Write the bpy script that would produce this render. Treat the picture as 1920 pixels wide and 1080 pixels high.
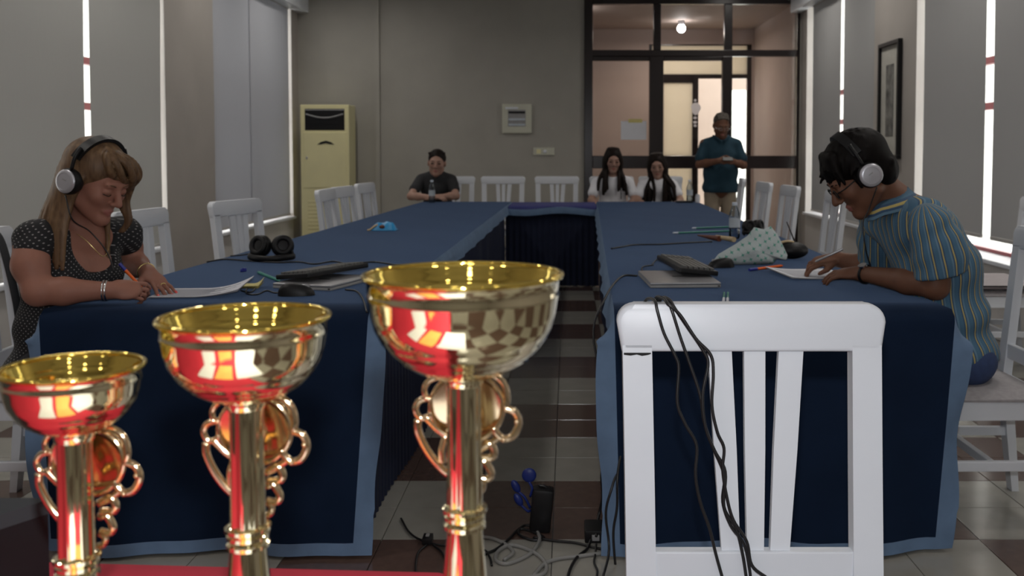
import bpy, bmesh, math, random
import numpy as np
from mathutils import Vector, Matrix

random.seed(7)
rng = np.random.default_rng(7)
scene = bpy.context.scene
for o in list(bpy.data.objects):
    bpy.data.objects.remove(o)
C = scene.collection
PI = math.pi

# ------------------------------------------------------------------ camera
F, VX, PY, TP, H = 1800.0, 1065.0, 364.0, 0.045, 1.25     # focal length (px), principal point, pitch, eye height
PIT = math.atan(TP)
cd = bpy.data.cameras.new('camera')
cam = bpy.data.objects.new('camera', cd)
C.objects.link(cam)
cam.location = (0, 0, H)
cam.rotation_euler = (PI / 2 - PIT, 0, 0)
cd.sensor_width = 36.0
cd.lens = F / 1920 * 36
cd.shift_x = -(VX - 960) / 1920
cd.shift_y = -(540 - PY) / 1920
cd.clip_start = 0.02
cd.dof.use_dof = True
cd.dof.focus_distance = 1.95
cd.dof.aperture_fstop = 7.0
scene.camera = cam

# ------------------------------------------------------------------ daylight outside, exposure
w = bpy.data.worlds.new('world')
scene.world = w
w.use_nodes = True
bg = w.node_tree.nodes['Background']
bg.inputs[0].default_value = (1.0, 0.965, 0.92, 1)
bg.inputs[1].default_value = 3.8
vs = scene.view_settings
vs.view_transform = 'Standard'
vs.look = 'None'
vs.exposure = 0.0
vs.gamma = 1.0
vs.use_curve_mapping = False
scene.cycles.use_denoising = True
scene.cycles.max_bounces = 10
scene.cycles.transparent_max_bounces = 24
scene.cycles.sample_clamp_indirect = 4.0

# the camera's own flash, a hand's width above the lens
ld = bpy.data.lights.new('camera_flash', 'POINT')
ld.energy = 64.0
ld.shadow_soft_size = 0.018
ld.color = (0.95, 0.97, 1.0)
fl = bpy.data.objects.new('camera_flash', ld)
fl.location = (0.0, 0.01, H + 0.115)
C.objects.link(fl)
LAMP_W = 9.3           # each ceiling lamp
CORR_W = 15.0           # corridor lamps

# ------------------------------------------------------------------ pixel helpers (1920x1080 photograph -> point in the room)
def ray(px, py):
    a = (px - VX) / F
    b = (PY - py) / F
    return Vector((a, math.cos(PIT) + b * math.sin(PIT), -math.sin(PIT) + b * math.cos(PIT)))
def pt(px, py, Y):
    v = ray(px, py)
    v = v * (Y / v.y)
    return Vector((v.x, Y, H + v.z))
def on(px, py, z):
    v = ray(px, py)
    v = v * ((z - H) / v.z)
    return Vector((v.x, v.y, z))

# ------------------------------------------------------------------ materials
def mat(name, col, rough=0.5, metal=0.0, var=0.08, scale=12.0, bump=0.0, bscale=None, col2=None, spec=0.5, stretch=(1, 1, 1), sheen=0.0, coat=0.0, tint=(1, 1, 1)):
    m = bpy.data.materials.new(name)
    m.use_nodes = True
    nt = m.node_tree
    b = nt.nodes['Principled BSDF']
    b.inputs['Roughness'].default_value = rough
    b.inputs['Metallic'].default_value = metal
    b.inputs['Specular IOR Level'].default_value = spec
    if sheen:
        b.inputs['Sheen Weight'].default_value = sheen
        b.inputs['Sheen Roughness'].default_value = 0.3
        b.inputs['Sheen Tint'].default_value = (*tint, 1)
    if coat:
        b.inputs['Coat Weight'].default_value = coat
        b.inputs['Coat Roughness'].default_value = 0.1
    tc = nt.nodes.new('ShaderNodeTexCoord')
    mp = nt.nodes.new('ShaderNodeMapping')
    mp.inputs['Scale'].default_value = stretch
    nt.links.new(tc.outputs['Object'], mp.inputs[0])
    n = nt.nodes.new('ShaderNodeTexNoise')
    n.inputs['Scale'].default_value = scale
    n.inputs['Detail'].default_value = 4
    nt.links.new(mp.outputs[0], n.inputs['Vector'])
    r = nt.nodes.new('ShaderNodeValToRGB')
    c2 = col2 if col2 else tuple(c * (1 - var) for c in col)
    c1 = col if col2 else tuple(min(1, c * (1 + var)) for c in col)
    r.color_ramp.elements[0].position = 0.3
    r.color_ramp.elements[1].position = 0.7
    r.color_ramp.elements[0].color = (*c2, 1)
    r.color_ramp.elements[1].color = (*c1, 1)
    nt.links.new(n.outputs['Fac'], r.inputs[0])
    nt.links.new(r.outputs[0], b.inputs['Base Color'])
    if bump:
        n2 = nt.nodes.new('ShaderNodeTexNoise')
        n2.inputs['Scale'].default_value = bscale or scale * 6
        n2.inputs['Detail'].default_value = 3
        nt.links.new(mp.outputs[0], n2.inputs['Vector'])
        bp = nt.nodes.new('ShaderNodeBump')
        bp.inputs['Strength'].default_value = bump
        bp.inputs['Distance'].default_value = 0.002
        nt.links.new(n2.outputs['Fac'], bp.inputs['Height'])
        nt.links.new(bp.outputs[0], b.inputs['Normal'])
    return m

def glass_mat(name, tint=(0.95, 0.96, 0.95), refl=0.6):
    m = bpy.data.materials.new(name)
    m.use_nodes = True
    nt = m.node_tree
    nt.nodes.clear()
    out = nt.nodes.new('ShaderNodeOutputMaterial')
    mx = nt.nodes.new('ShaderNodeMixShader')
    tr = nt.nodes.new('ShaderNodeBsdfTransparent')
    tr.inputs[0].default_value = (*tint, 1)
    gl = nt.nodes.new('ShaderNodeBsdfGlossy')
    gl.inputs['Roughness'].default_value = 0.03
    fr = nt.nodes.new('ShaderNodeFresnel')
    fr.inputs[0].default_value = 1.45
    mu = nt.nodes.new('ShaderNodeMath')
    mu.operation = 'MULTIPLY'
    mu.inputs[1].default_value = refl
    nt.links.new(fr.outputs[0], mu.inputs[0])
    nt.links.new(mu.outputs[0], mx.inputs[0])
    nt.links.new(tr.outputs[0], mx.inputs[1])
    nt.links.new(gl.outputs[0], mx.inputs[2])
    nt.links.new(mx.outputs[0], out.inputs[0])
    return m

def blind_mat(name, col, trans):
    m = bpy.data.materials.new(name)
    m.use_nodes = True
    nt = m.node_tree
    nt.nodes.clear()
    out = nt.nodes.new('ShaderNodeOutputMaterial')
    ad = nt.nodes.new('ShaderNodeAddShader')
    d = nt.nodes.new('ShaderNodeBsdfDiffuse')
    t = nt.nodes.new('ShaderNodeBsdfTranslucent')
    tc = nt.nodes.new('ShaderNodeTexCoord')
    mp = nt.nodes.new('ShaderNodeMapping')
    mp.inputs['Scale'].default_value = (60, 60, 2)
    n = nt.nodes.new('ShaderNodeTexNoise')
    n.inputs['Scale'].default_value = 3
    nt.links.new(tc.outputs['Object'], mp.inputs[0])
    nt.links.new(mp.outputs[0], n.inputs['Vector'])
    mx = nt.nodes.new('ShaderNodeMix')
    mx.data_type = 'RGBA'
    mx.inputs[6].default_value = (*[c * 0.95 for c in col], 1)
    mx.inputs[7].default_value = (*col, 1)
    nt.links.new(n.outputs['Fac'], mx.inputs[0])
    nt.links.new(mx.outputs[2], d.inputs[0])
    t.inputs[0].default_value = (*trans, 1)
    nt.links.new(d.outputs[0], ad.inputs[0])
    nt.links.new(t.outputs[0], ad.inputs[1])
    nt.links.new(ad.outputs[0], out.inputs[0])
    return m

def emit_mat(name, col, s):
    m = bpy.data.materials.new(name)
    m.use_nodes = True
    b = m.node_tree.nodes['Principled BSDF']
    b.inputs['Base Color'].default_value = (*col, 1)
    b.inputs['Emission Color'].default_value = (*col, 1)
    b.inputs['Emission Strength'].default_value = s
    return m

def dots_mat(name, base, dot, uvname='cloth'):
    m = mat(name, base, 0.8, var=0.1)
    nt = m.node_tree
    b = nt.nodes['Principled BSDF']
    uv = nt.nodes.new('ShaderNodeUVMap')
    uv.uv_map = uvname
    mp = nt.nodes.new('ShaderNodeMapping')
    mp.inputs['Scale'].default_value = (85, 85, 1)
    mp.inputs['Rotation'].default_value = (0, 0, 0.78)
    nt.links.new(uv.outputs[0], mp.inputs[0])
    v = nt.nodes.new('ShaderNodeTexVoronoi')
    v.voronoi_dimensions = '2D'
    v.inputs['Scale'].default_value = 1.0
    v.inputs['Randomness'].default_value = 0.12
    nt.links.new(mp.outputs[0], v.inputs['Vector'])
    lt = nt.nodes.new('ShaderNodeMath')
    lt.operation = 'LESS_THAN'
    lt.inputs[1].default_value = 0.16
    nt.links.new(v.outputs['Distance'], lt.inputs[0])
    mx = nt.nodes.new('ShaderNodeMix')
    mx.data_type = 'RGBA'
    mx.inputs[7].default_value = (*dot, 1)
    old = b.inputs['Base Color'].links[0].from_socket
    nt.links.new(old, mx.inputs[6])
    nt.links.new(lt.outputs[0], mx.inputs[0])
    nt.links.new(mx.outputs[2], b.inputs['Base Color'])
    return m

def stripe_mat(name, uvname='cloth'):
    m = bpy.data.materials.new(name)
    m.use_nodes = True
    nt = m.node_tree
    b = nt.nodes['Principled BSDF']
    b.inputs['Roughness'].default_value = 0.85
    uv = nt.nodes.new('ShaderNodeUVMap')
    uv.uv_map = uvname
    sp = nt.nodes.new('ShaderNodeSeparateXYZ')
    nt.links.new(uv.outputs[0], sp.inputs[0])
    mu = nt.nodes.new('ShaderNodeMath')
    mu.operation = 'MULTIPLY'
    mu.inputs[1].default_value = 1 / 0.03
    nt.links.new(sp.outputs[0], mu.inputs[0])
    fr = nt.nodes.new('ShaderNodeMath')
    fr.operation = 'FRACT'
    nt.links.new(mu.outputs[0], fr.inputs[0])
    r = nt.nodes.new('ShaderNodeValToRGB')
    r.color_ramp.interpolation = 'CONSTANT'
    el = r.color_ramp.elements
    blue, dark, yel, pale = (0.065, 0.15, 0.24, 1), (0.04, 0.085, 0.16, 1), (0.46, 0.37, 0.13, 1), (0.12, 0.22, 0.31, 1)
    el[0].color = blue
    el[1].position = 0.30
    el[1].color = dark
    for p, c in ((0.42, yel), (0.55, dark), (0.67, pale), (0.85, blue)):
        e = el.new(p)
        e.color = c
    nt.links.new(fr.outputs[0], r.inputs[0])
    nt.links.new(r.outputs[0], b.inputs['Base Color'])
    return m

M = {}
M['white_paint'] = mat('white_paint', (0.72, 0.75, 0.80), 0.38, var=0.03, scale=5, bump=0.05, bscale=60)
M['seat_fabric'] = mat('seat_fabric', (0.36, 0.34, 0.35), 0.9, var=0.1, scale=60, bump=0.3, bscale=500)
M['navy'] = mat('navy_cloth', (0.0075, 0.017, 0.042), 0.85, var=0.10, scale=7, bump=0.15, bscale=900, spec=0.1, sheen=0.38, tint=(0.38, 0.58, 1.0))
M['skirt'] = mat('skirt_cloth', (0.009, 0.014, 0.04), 0.9, var=0.12, scale=9, bump=0.15, bscale=900)
M['violet'] = mat('violet_cloth', (0.035, 0.04, 0.17), 0.85, var=0.10, scale=7, bump=0.15, bscale=900)
M['border'] = mat('pale_blue_border', (0.13, 0.21, 0.34), 0.85, var=0.10, scale=14, bump=0.2, bscale=800)
M['red'] = mat('red_cloth', (0.46, 0.012, 0.035), 0.8, var=0.08, scale=9, bump=0.15, bscale=900)
M['wall'] = mat('wall_paint', (0.375, 0.36, 0.32), 0.7, var=0.05, scale=2.5, bump=0.1, bscale=120)
M['column'] = mat('column_paint', (0.40, 0.37, 0.34), 0.7, var=0.05, scale=2.5, bump=0.1, bscale=120)
M['parapet'] = mat('parapet_paint', (0.62, 0.60, 0.58), 0.6, var=0.04, scale=3)
M['ceiling'] = mat('ceiling_paint', (0.72, 0.71, 0.69), 0.8, var=0.03, scale=3)
M['blind_l'] = blind_mat('roller_blind_left', (0.40, 0.40, 0.385), (0.019, 0.019, 0.0185))
M['blind_far'] = blind_mat('roller_blind_far_left', (0.40, 0.41, 0.44), (0.024, 0.025, 0.029))
M['blind_r'] = blind_mat('roller_blind_right', (0.37, 0.37, 0.37), (0.012, 0.012, 0.012))
M['bar'] = mat('blind_bar', (0.45, 0.44, 0.42), 0.5)
M['redframe'] = mat('red_window_frame', (0.30, 0.06, 0.07), 0.4)
M['tile_w'] = mat('tile_white', (0.32, 0.31, 0.275), 0.16, var=0.06, scale=9)
M['tile_b'] = mat('tile_brown', (0.105, 0.067, 0.055), 0.16, var=0.10, scale=30)
M['grout'] = mat('grout', (0.17, 0.16, 0.15), 0.8)
M['darkwood'] = mat('dark_frame', (0.012, 0.006, 0.006), 0.25, var=0.2, scale=6, stretch=(8, 8, 1))
M['glass'] = glass_mat('clear_glass')
M['pink'] = mat('corridor_paint', (0.50, 0.40, 0.355), 0.7, var=0.04, scale=2)
M['cream'] = mat('cream_plastic', (0.80, 0.74, 0.42), 0.3, var=0.04, scale=4)
M['cream_l'] = mat('cream_light', (0.55, 0.55, 0.45), 0.35, var=0.04, scale=4)
M['greyplastic'] = mat('grey_plastic', (0.30, 0.30, 0.30), 0.5)
M['black'] = mat('black_plastic', (0.008, 0.008, 0.009), 0.45, var=0.2, spec=0.3)
M['blackcable'] = mat('black_cable', (0.012, 0.012, 0.013), 0.35, var=0.1)
M['greycable'] = mat('grey_cable', (0.26, 0.26, 0.25), 0.5)
M['key'] = mat('key_plastic', (0.11, 0.11, 0.105), 0.5)
M['silver'] = mat('silver_plastic', (0.42, 0.42, 0.44), 0.32, metal=0.6, var=0.05)
M['alu'] = mat('brushed_silver', (0.50, 0.50, 0.54), 0.35, metal=0.5, var=0.05)
M['paper'] = mat('paper', (0.70, 0.71, 0.76), 0.85, var=0.02)
M['print'] = mat('print_grey', (0.35, 0.36, 0.40), 0.85)
M['orange'] = mat('orange_plastic', (0.85, 0.14, 0.015), 0.35)
M['orangepaper'] = mat('orange_paper', (0.85, 0.40, 0.10), 0.8)
M['inkblue'] = mat('ink_blue', (0.02, 0.03, 0.28), 0.35)
M['capblue'] = mat('cap_blue', (0.012, 0.03, 0.20), 0.4)
M['green'] = mat('green_plastic', (0.02, 0.22, 0.17), 0.35)
M['yellow'] = mat('yellow_paper', (0.62, 0.55, 0.22), 0.85)
M['cyan'] = mat('cyan_packet', (0.03, 0.30, 0.62), 0.4, var=0.12, scale=14)
M['brown'] = mat('brown_wood', (0.14, 0.04, 0.02), 0.5)
M['tan'] = mat('tan_wood', (0.55, 0.42, 0.25), 0.5)
M['gold'] = mat('gold_metal', (0.93, 0.83, 0.55), 0.04, metal=1.0, var=0.02)
M['goldin'] = mat('gold_lining', (0.94, 0.70, 0.16), 0.055, metal=1.0, var=0.02)
M['goldp'] = mat('gold_ornament', (0.90, 0.70, 0.45), 0.12, metal=1.0, var=0.03)
M['marble'] = mat('marble_base', (0.05, 0.05, 0.05), 0.2, var=0.6, scale=12)
M['jewel'] = mat('jewellery_gold', (0.85, 0.68, 0.3), 0.2, metal=1.0)
M['jewels'] = mat('jewellery_silver', (0.8, 0.8, 0.8), 0.2, metal=1.0)
M['bottle'] = glass_mat('bottle_plastic', (0.80, 0.85, 0.90), 1.4)
M['bottlelabel'] = mat('bottle_label', (0.50, 0.56, 0.62), 0.5)
M['bottlecap'] = mat('bottle_cap', (0.55, 0.62, 0.72), 0.4)
M['picture'] = mat('print_dark', (0.25, 0.25, 0.23), 0.6, col2=(0.04, 0.04, 0.04), scale=9)
M['mount'] = mat('picture_mount', (0.48, 0.47, 0.42), 0.7)
def skin(name, c):
    m = mat(name, c, 0.55, var=0.06, scale=18, bump=0.05, bscale=300, spec=0.3)
    b = m.node_tree.nodes['Principled BSDF']
    b.inputs['Subsurface Weight'].default_value = 0.12
    b.inputs['Subsurface Radius'].default_value = (0.012, 0.004, 0.002)
    return m
M['skin_f'] = skin('skin_fair', (0.32, 0.148, 0.105))
M['skin_dim'] = skin('skin_tan_dim', (0.165, 0.075, 0.045))  # tan skin, base colour lowered to carry the backlit shade
M['skin_far'] = skin('skin_pale', (0.40, 0.24, 0.185))
M['lips'] = mat('lips', (0.33, 0.125, 0.10), 0.45)
M['nail'] = mat('red_nail', (0.75, 0.10, 0.09), 0.2)
M['eyewhite'] = mat('eye_white', (0.6, 0.57, 0.53), 0.2)
M['iris'] = mat('eye_dark', (0.02, 0.012, 0.008), 0.15)
M['hair_blond'] = mat('hair_blond', (0.20, 0.120, 0.062), 0.5, spec=0.3, col2=(0.075, 0.040, 0.021), scale=22, stretch=(3, 3, 0.25))
M['hair_black'] = mat('hair_black', (0.0055, 0.004, 0.0035), 0.6, spec=0.12, col2=(0.003, 0.002, 0.002), scale=40, stretch=(2, 2, 0.5))
M['hair_brown'] = mat('hair_brown', (0.016, 0.009, 0.007), 0.55, spec=0.15, col2=(0.006, 0.004, 0.003), scale=40, stretch=(2, 2, 0.3))
M['hair_grey'] = mat('hair_grey', (0.12, 0.105, 0.09), 0.7, spec=0.15, col2=(0.05, 0.043, 0.036), scale=60)
M['dots'] = dots_mat('black_dotted_jersey', (0.008, 0.008, 0.010), (0.26, 0.25, 0.25))
M['stripes'] = stripe_mat('blue_yellow_striped_cotton')
M['jeans'] = mat('blue_denim', (0.035, 0.06, 0.15), 0.85, var=0.15, scale=40)
M['darktrouser'] = mat('dark_trousers', (0.015, 0.015, 0.02), 0.85)
M['darktee'] = mat('dark_grey_tee', (0.020, 0.021, 0.024), 0.85)
M['whitetee'] = mat('white_tee', (0.80, 0.80, 0.84), 0.85, var=0.04)
M['polo'] = mat('teal_polo', (0.009, 0.043, 0.070), 0.85, var=0.08)
M['khaki'] = mat('khaki_cloth', (0.33, 0.27, 0.20), 0.85, var=0.06)

# ------------------------------------------------------------------ mesh helpers
class B:
    """collects vertices and faces in world (or local) coordinates"""
    def __init__(s):
        s.v, s.f, s.mi = [], [], []
    def add(s, vs, fs, mi=0):
        n = len(s.v)
        s.v += [tuple(p) for p in vs]
        s.f += [tuple(i + n for i in f) for f in fs]
        s.mi += [mi] * len(fs)
        return s
    def box(s, lo, hi, bev=0.0, mi=0, xf=None):
        lo, hi = Vector(lo), Vector(hi)
        bm = bmesh.new()
        bmesh.ops.create_cube(bm, size=1)
        c, d = (lo + hi) / 2, hi - lo
        for q in bm.verts:
            q.co = Vector((q.co.x * d.x, q.co.y * d.y, q.co.z * d.z)) + c
        if bev:
            bmesh.ops.bevel(bm, geom=bm.edges[:], offset=bev, segments=2, affect='EDGES', profile=0.6)
        bm.verts.index_update()
        vs = [q.co.copy() for q in bm.verts]
        if xf is not None:
            vs = [xf @ q for q in vs]
        fs = [[q.index for q in f.verts] for f in bm.faces]
        bm.free()
        return s.add(vs, fs, mi)
    def beam(s, a, b, wx, wy, up=(0, 0, 1), bev=0.0, mi=0):
        a, b = Vector(a), Vector(b)
        z = (b - a).normalized()
        x = Vector(up).cross(z)
        if x.length < 1e-4:
            x = Vector((1, 0, 0))
        x.normalize()
        y = z.cross(x)
        m = Matrix((x, y, z)).transposed().to_4x4()
        m.translation = a
        return s.box((-wx / 2, -wy / 2, 0), (wx / 2, wy / 2, (b - a).length), bev, mi, m)
    def tube(s, pts, r, seg=8, mi=0, cap=True, flat=1.0):
        pts = [Vector(p) for p in pts]
        n = len(pts)
        rs = r if isinstance(r, (list, tuple)) else [r] * n
        t0 = (pts[1] - pts[0]).normalized()
        ref = Vector((0, 0, 1)) if abs(t0.z) < 0.9 else Vector((1, 0, 0))
        x = t0.cross(ref).normalized()
        vs, fs = [], []
        for i in range(n):
            t = (pts[min(i + 1, n - 1)] - pts[max(i - 1, 0)])
            if t.length < 1e-9:
                t = t0
            t.normalize()
            x = (x - t * x.dot(t))
            if x.length < 1e-6:
                x = t.orthogonal()
            x.normalize()
            y = t.cross(x)
            for k in range(seg):
                a = 2 * PI * k / seg
                vs.append(pts[i] + (x * math.cos(a) + y * (math.sin(a) * flat)) * rs[i])
        for i in range(n - 1):
            for k in range(seg):
                k2 = (k + 1) % seg
                fs.append((i * seg + k, i * seg + k2, (i + 1) * seg + k2, (i + 1) * seg + k))
        if cap:
            fs.append(tuple(range(seg))[::-1])
            fs.append(tuple((n - 1) * seg + k for k in range(seg)))
        return s.add(vs, fs, mi)
    def lathe(s, prof, c=(0, 0, 0), seg=24, axis=(0, 0, 1), mi=0, sx=1.0, caps=True):
        c = Vector(c)
        z = Vector(axis).normalized()
        x = z.orthogonal().normalized() if abs(z.z) < 0.999 else Vector((1, 0, 0))
        y = z.cross(x)
        vs, fs = [], []
        for (r, h) in prof:
            for k in range(seg):
                a = 2 * PI * k / seg
                vs.append(c + z * h + (x * math.cos(a) * sx + y * math.sin(a)) * max(r, 1e-5))
        for i in range(len(prof) - 1):
            for k in range(seg):
                k2 = (k + 1) % seg
                fs.append((i * seg + k, i * seg + k2, (i + 1) * seg + k2, (i + 1) * seg + k))
        if caps and prof[0][0] > 1e-4:
            fs.append(tuple(range(seg))[::-1])
        if caps and prof[-1][0] > 1e-4:
            fs.append(tuple((len(prof) - 1) * seg + k for k in range(seg)))
        return s.add(vs, fs, mi)
    def ell(s, c, r, ax=None, seg=16, rings=10, mi=0):
        c = Vector(c)
        ax = ax or (Vector((1, 0, 0)), Vector((0, 1, 0)), Vector((0, 0, 1)))
        vs, fs = [], []
        for i in range(rings + 1):
            th = PI * i / rings
            for k in range(seg):
                a = 2 * PI * k / seg
                vs.append(c + ax[0] * (r[0] * math.sin(th) * math.cos(a)) + ax[1] * (r[1] * math.sin(th) * math.sin(a)) + ax[2] * (r[2] * math.cos(th)))
        for i in range(rings):
            for k in range(seg):
                k2 = (k + 1) % seg
                fs.append((i * seg + k, (i + 1) * seg + k, (i + 1) * seg + k2, i * seg + k2))
        return s.add(vs, fs, mi)
    def prism(s, poly, d, xf, mi=0):
        """polygon in local xy, thickness d in z, transform xf"""
        n = len(poly)
        vs = [xf @ Vector((p[0], p[1], 0)) for p in poly] + [xf @ Vector((p[0], p[1], d)) for p in poly]
        fs = [tuple(range(n))[::-1], tuple(range(n, 2 * n))] + [(i, (i + 1) % n, n + (i + 1) % n, n + i) for i in range(n)]
        return s.add(vs, fs, mi)
    def build(s, name, m, parent=None, smooth=None, world=True):
        """m: material or list. Child of parent (vertices shifted to the root's place), or a top-level mesh with its origin at its base."""
        me = bpy.data.meshes.new(name)
        V = [Vector(p) for p in s.v]
        if parent is not None:
            r = parent
            while r.parent:
                r = r.parent
            off = r.location.copy() if world else Vector((0, 0, 0))
        else:
            lo = Vector([min(p[i] for p in V) for i in range(3)])
            hi = Vector([max(p[i] for p in V) for i in range(3)])
            off = Vector(((lo.x + hi.x) / 2, (lo.y + hi.y) / 2, lo.z)) if world else Vector((0, 0, 0))
        me.from_pydata([p - off for p in V], [], s.f)
        ms = m if isinstance(m, (list, tuple)) else [m]
        for q in ms:
            me.materials.append(M[q])
        if len(ms) > 1:
            me.polygons.foreach_set('material_index', s.mi)
        bm = bmesh.new()
        bm.from_mesh(me)
        bmesh.ops.recalc_face_normals(bm, faces=bm.faces[:])
        bm.to_mesh(me)
        bm.free()
        if smooth is not None:
            me.shade_smooth()
            if smooth < 180:
                me.set_sharp_from_angle(angle=math.radians(smooth))
        o = bpy.data.objects.new(name, me)
        C.objects.link(o)
        if parent is not None:
            o.parent = parent
        else:
            o.location = off
        return o

def tag(o, label=None, cat=None, group=None, kind=None):
    if label:
        o['label'] = label
    if cat:
        o['category'] = cat
    if group:
        o['group'] = group
    if kind:
        o['kind'] = kind
    return o
def thing(name, label, cat, loc=(0, 0, 0), rz=0.0, group=None, kind=None):
    o = bpy.data.objects.new(name, None)
    o.empty_display_size = 0.05
    C.objects.link(o)
    o.location = loc
    o.rotation_euler = (0, 0, rz)
    return tag(o, label, cat, group, kind)
def struct(name, label=None, loc=(0, 0, 0)):
    o = bpy.data.objects.new(name, None)
    C.objects.link(o)
    o.location = loc
    o['kind'] = 'structure'
    if label:
        o['label'] = label
    return o
def dup(root, loc, rz, label, parent=None):
    r = root.copy()
    C.objects.link(r)
    r.location = loc
    r.rotation_euler = (0, 0, rz)
    r['label'] = label
    for ch in root.children:
        c = ch.copy()
        C.objects.link(c)
        c.parent = r
        for g in ch.children:
            d = g.copy()
            C.objects.link(d)
            d.parent = c
    return r
def spline(pts, n=6):
    """Catmull-Rom through the points"""
    P = [Vector(p) for p in pts]
    P = [P[0] * 2 - P[1]] + P + [P[-1] * 2 - P[-2]]
    out = []
    for i in range(1, len(P) - 2):
        a, b, c, d = P[i - 1], P[i], P[i + 1], P[i + 2]
        for k in range(n):
            t = k / n
            out.append(0.5 * ((2 * b) + (c - a) * t + (2 * a - 5 * b + 4 * c - d) * t * t + (3 * b - a - 3 * c + d) * t ** 3))
    out.append(P[-2])
    return out

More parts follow.
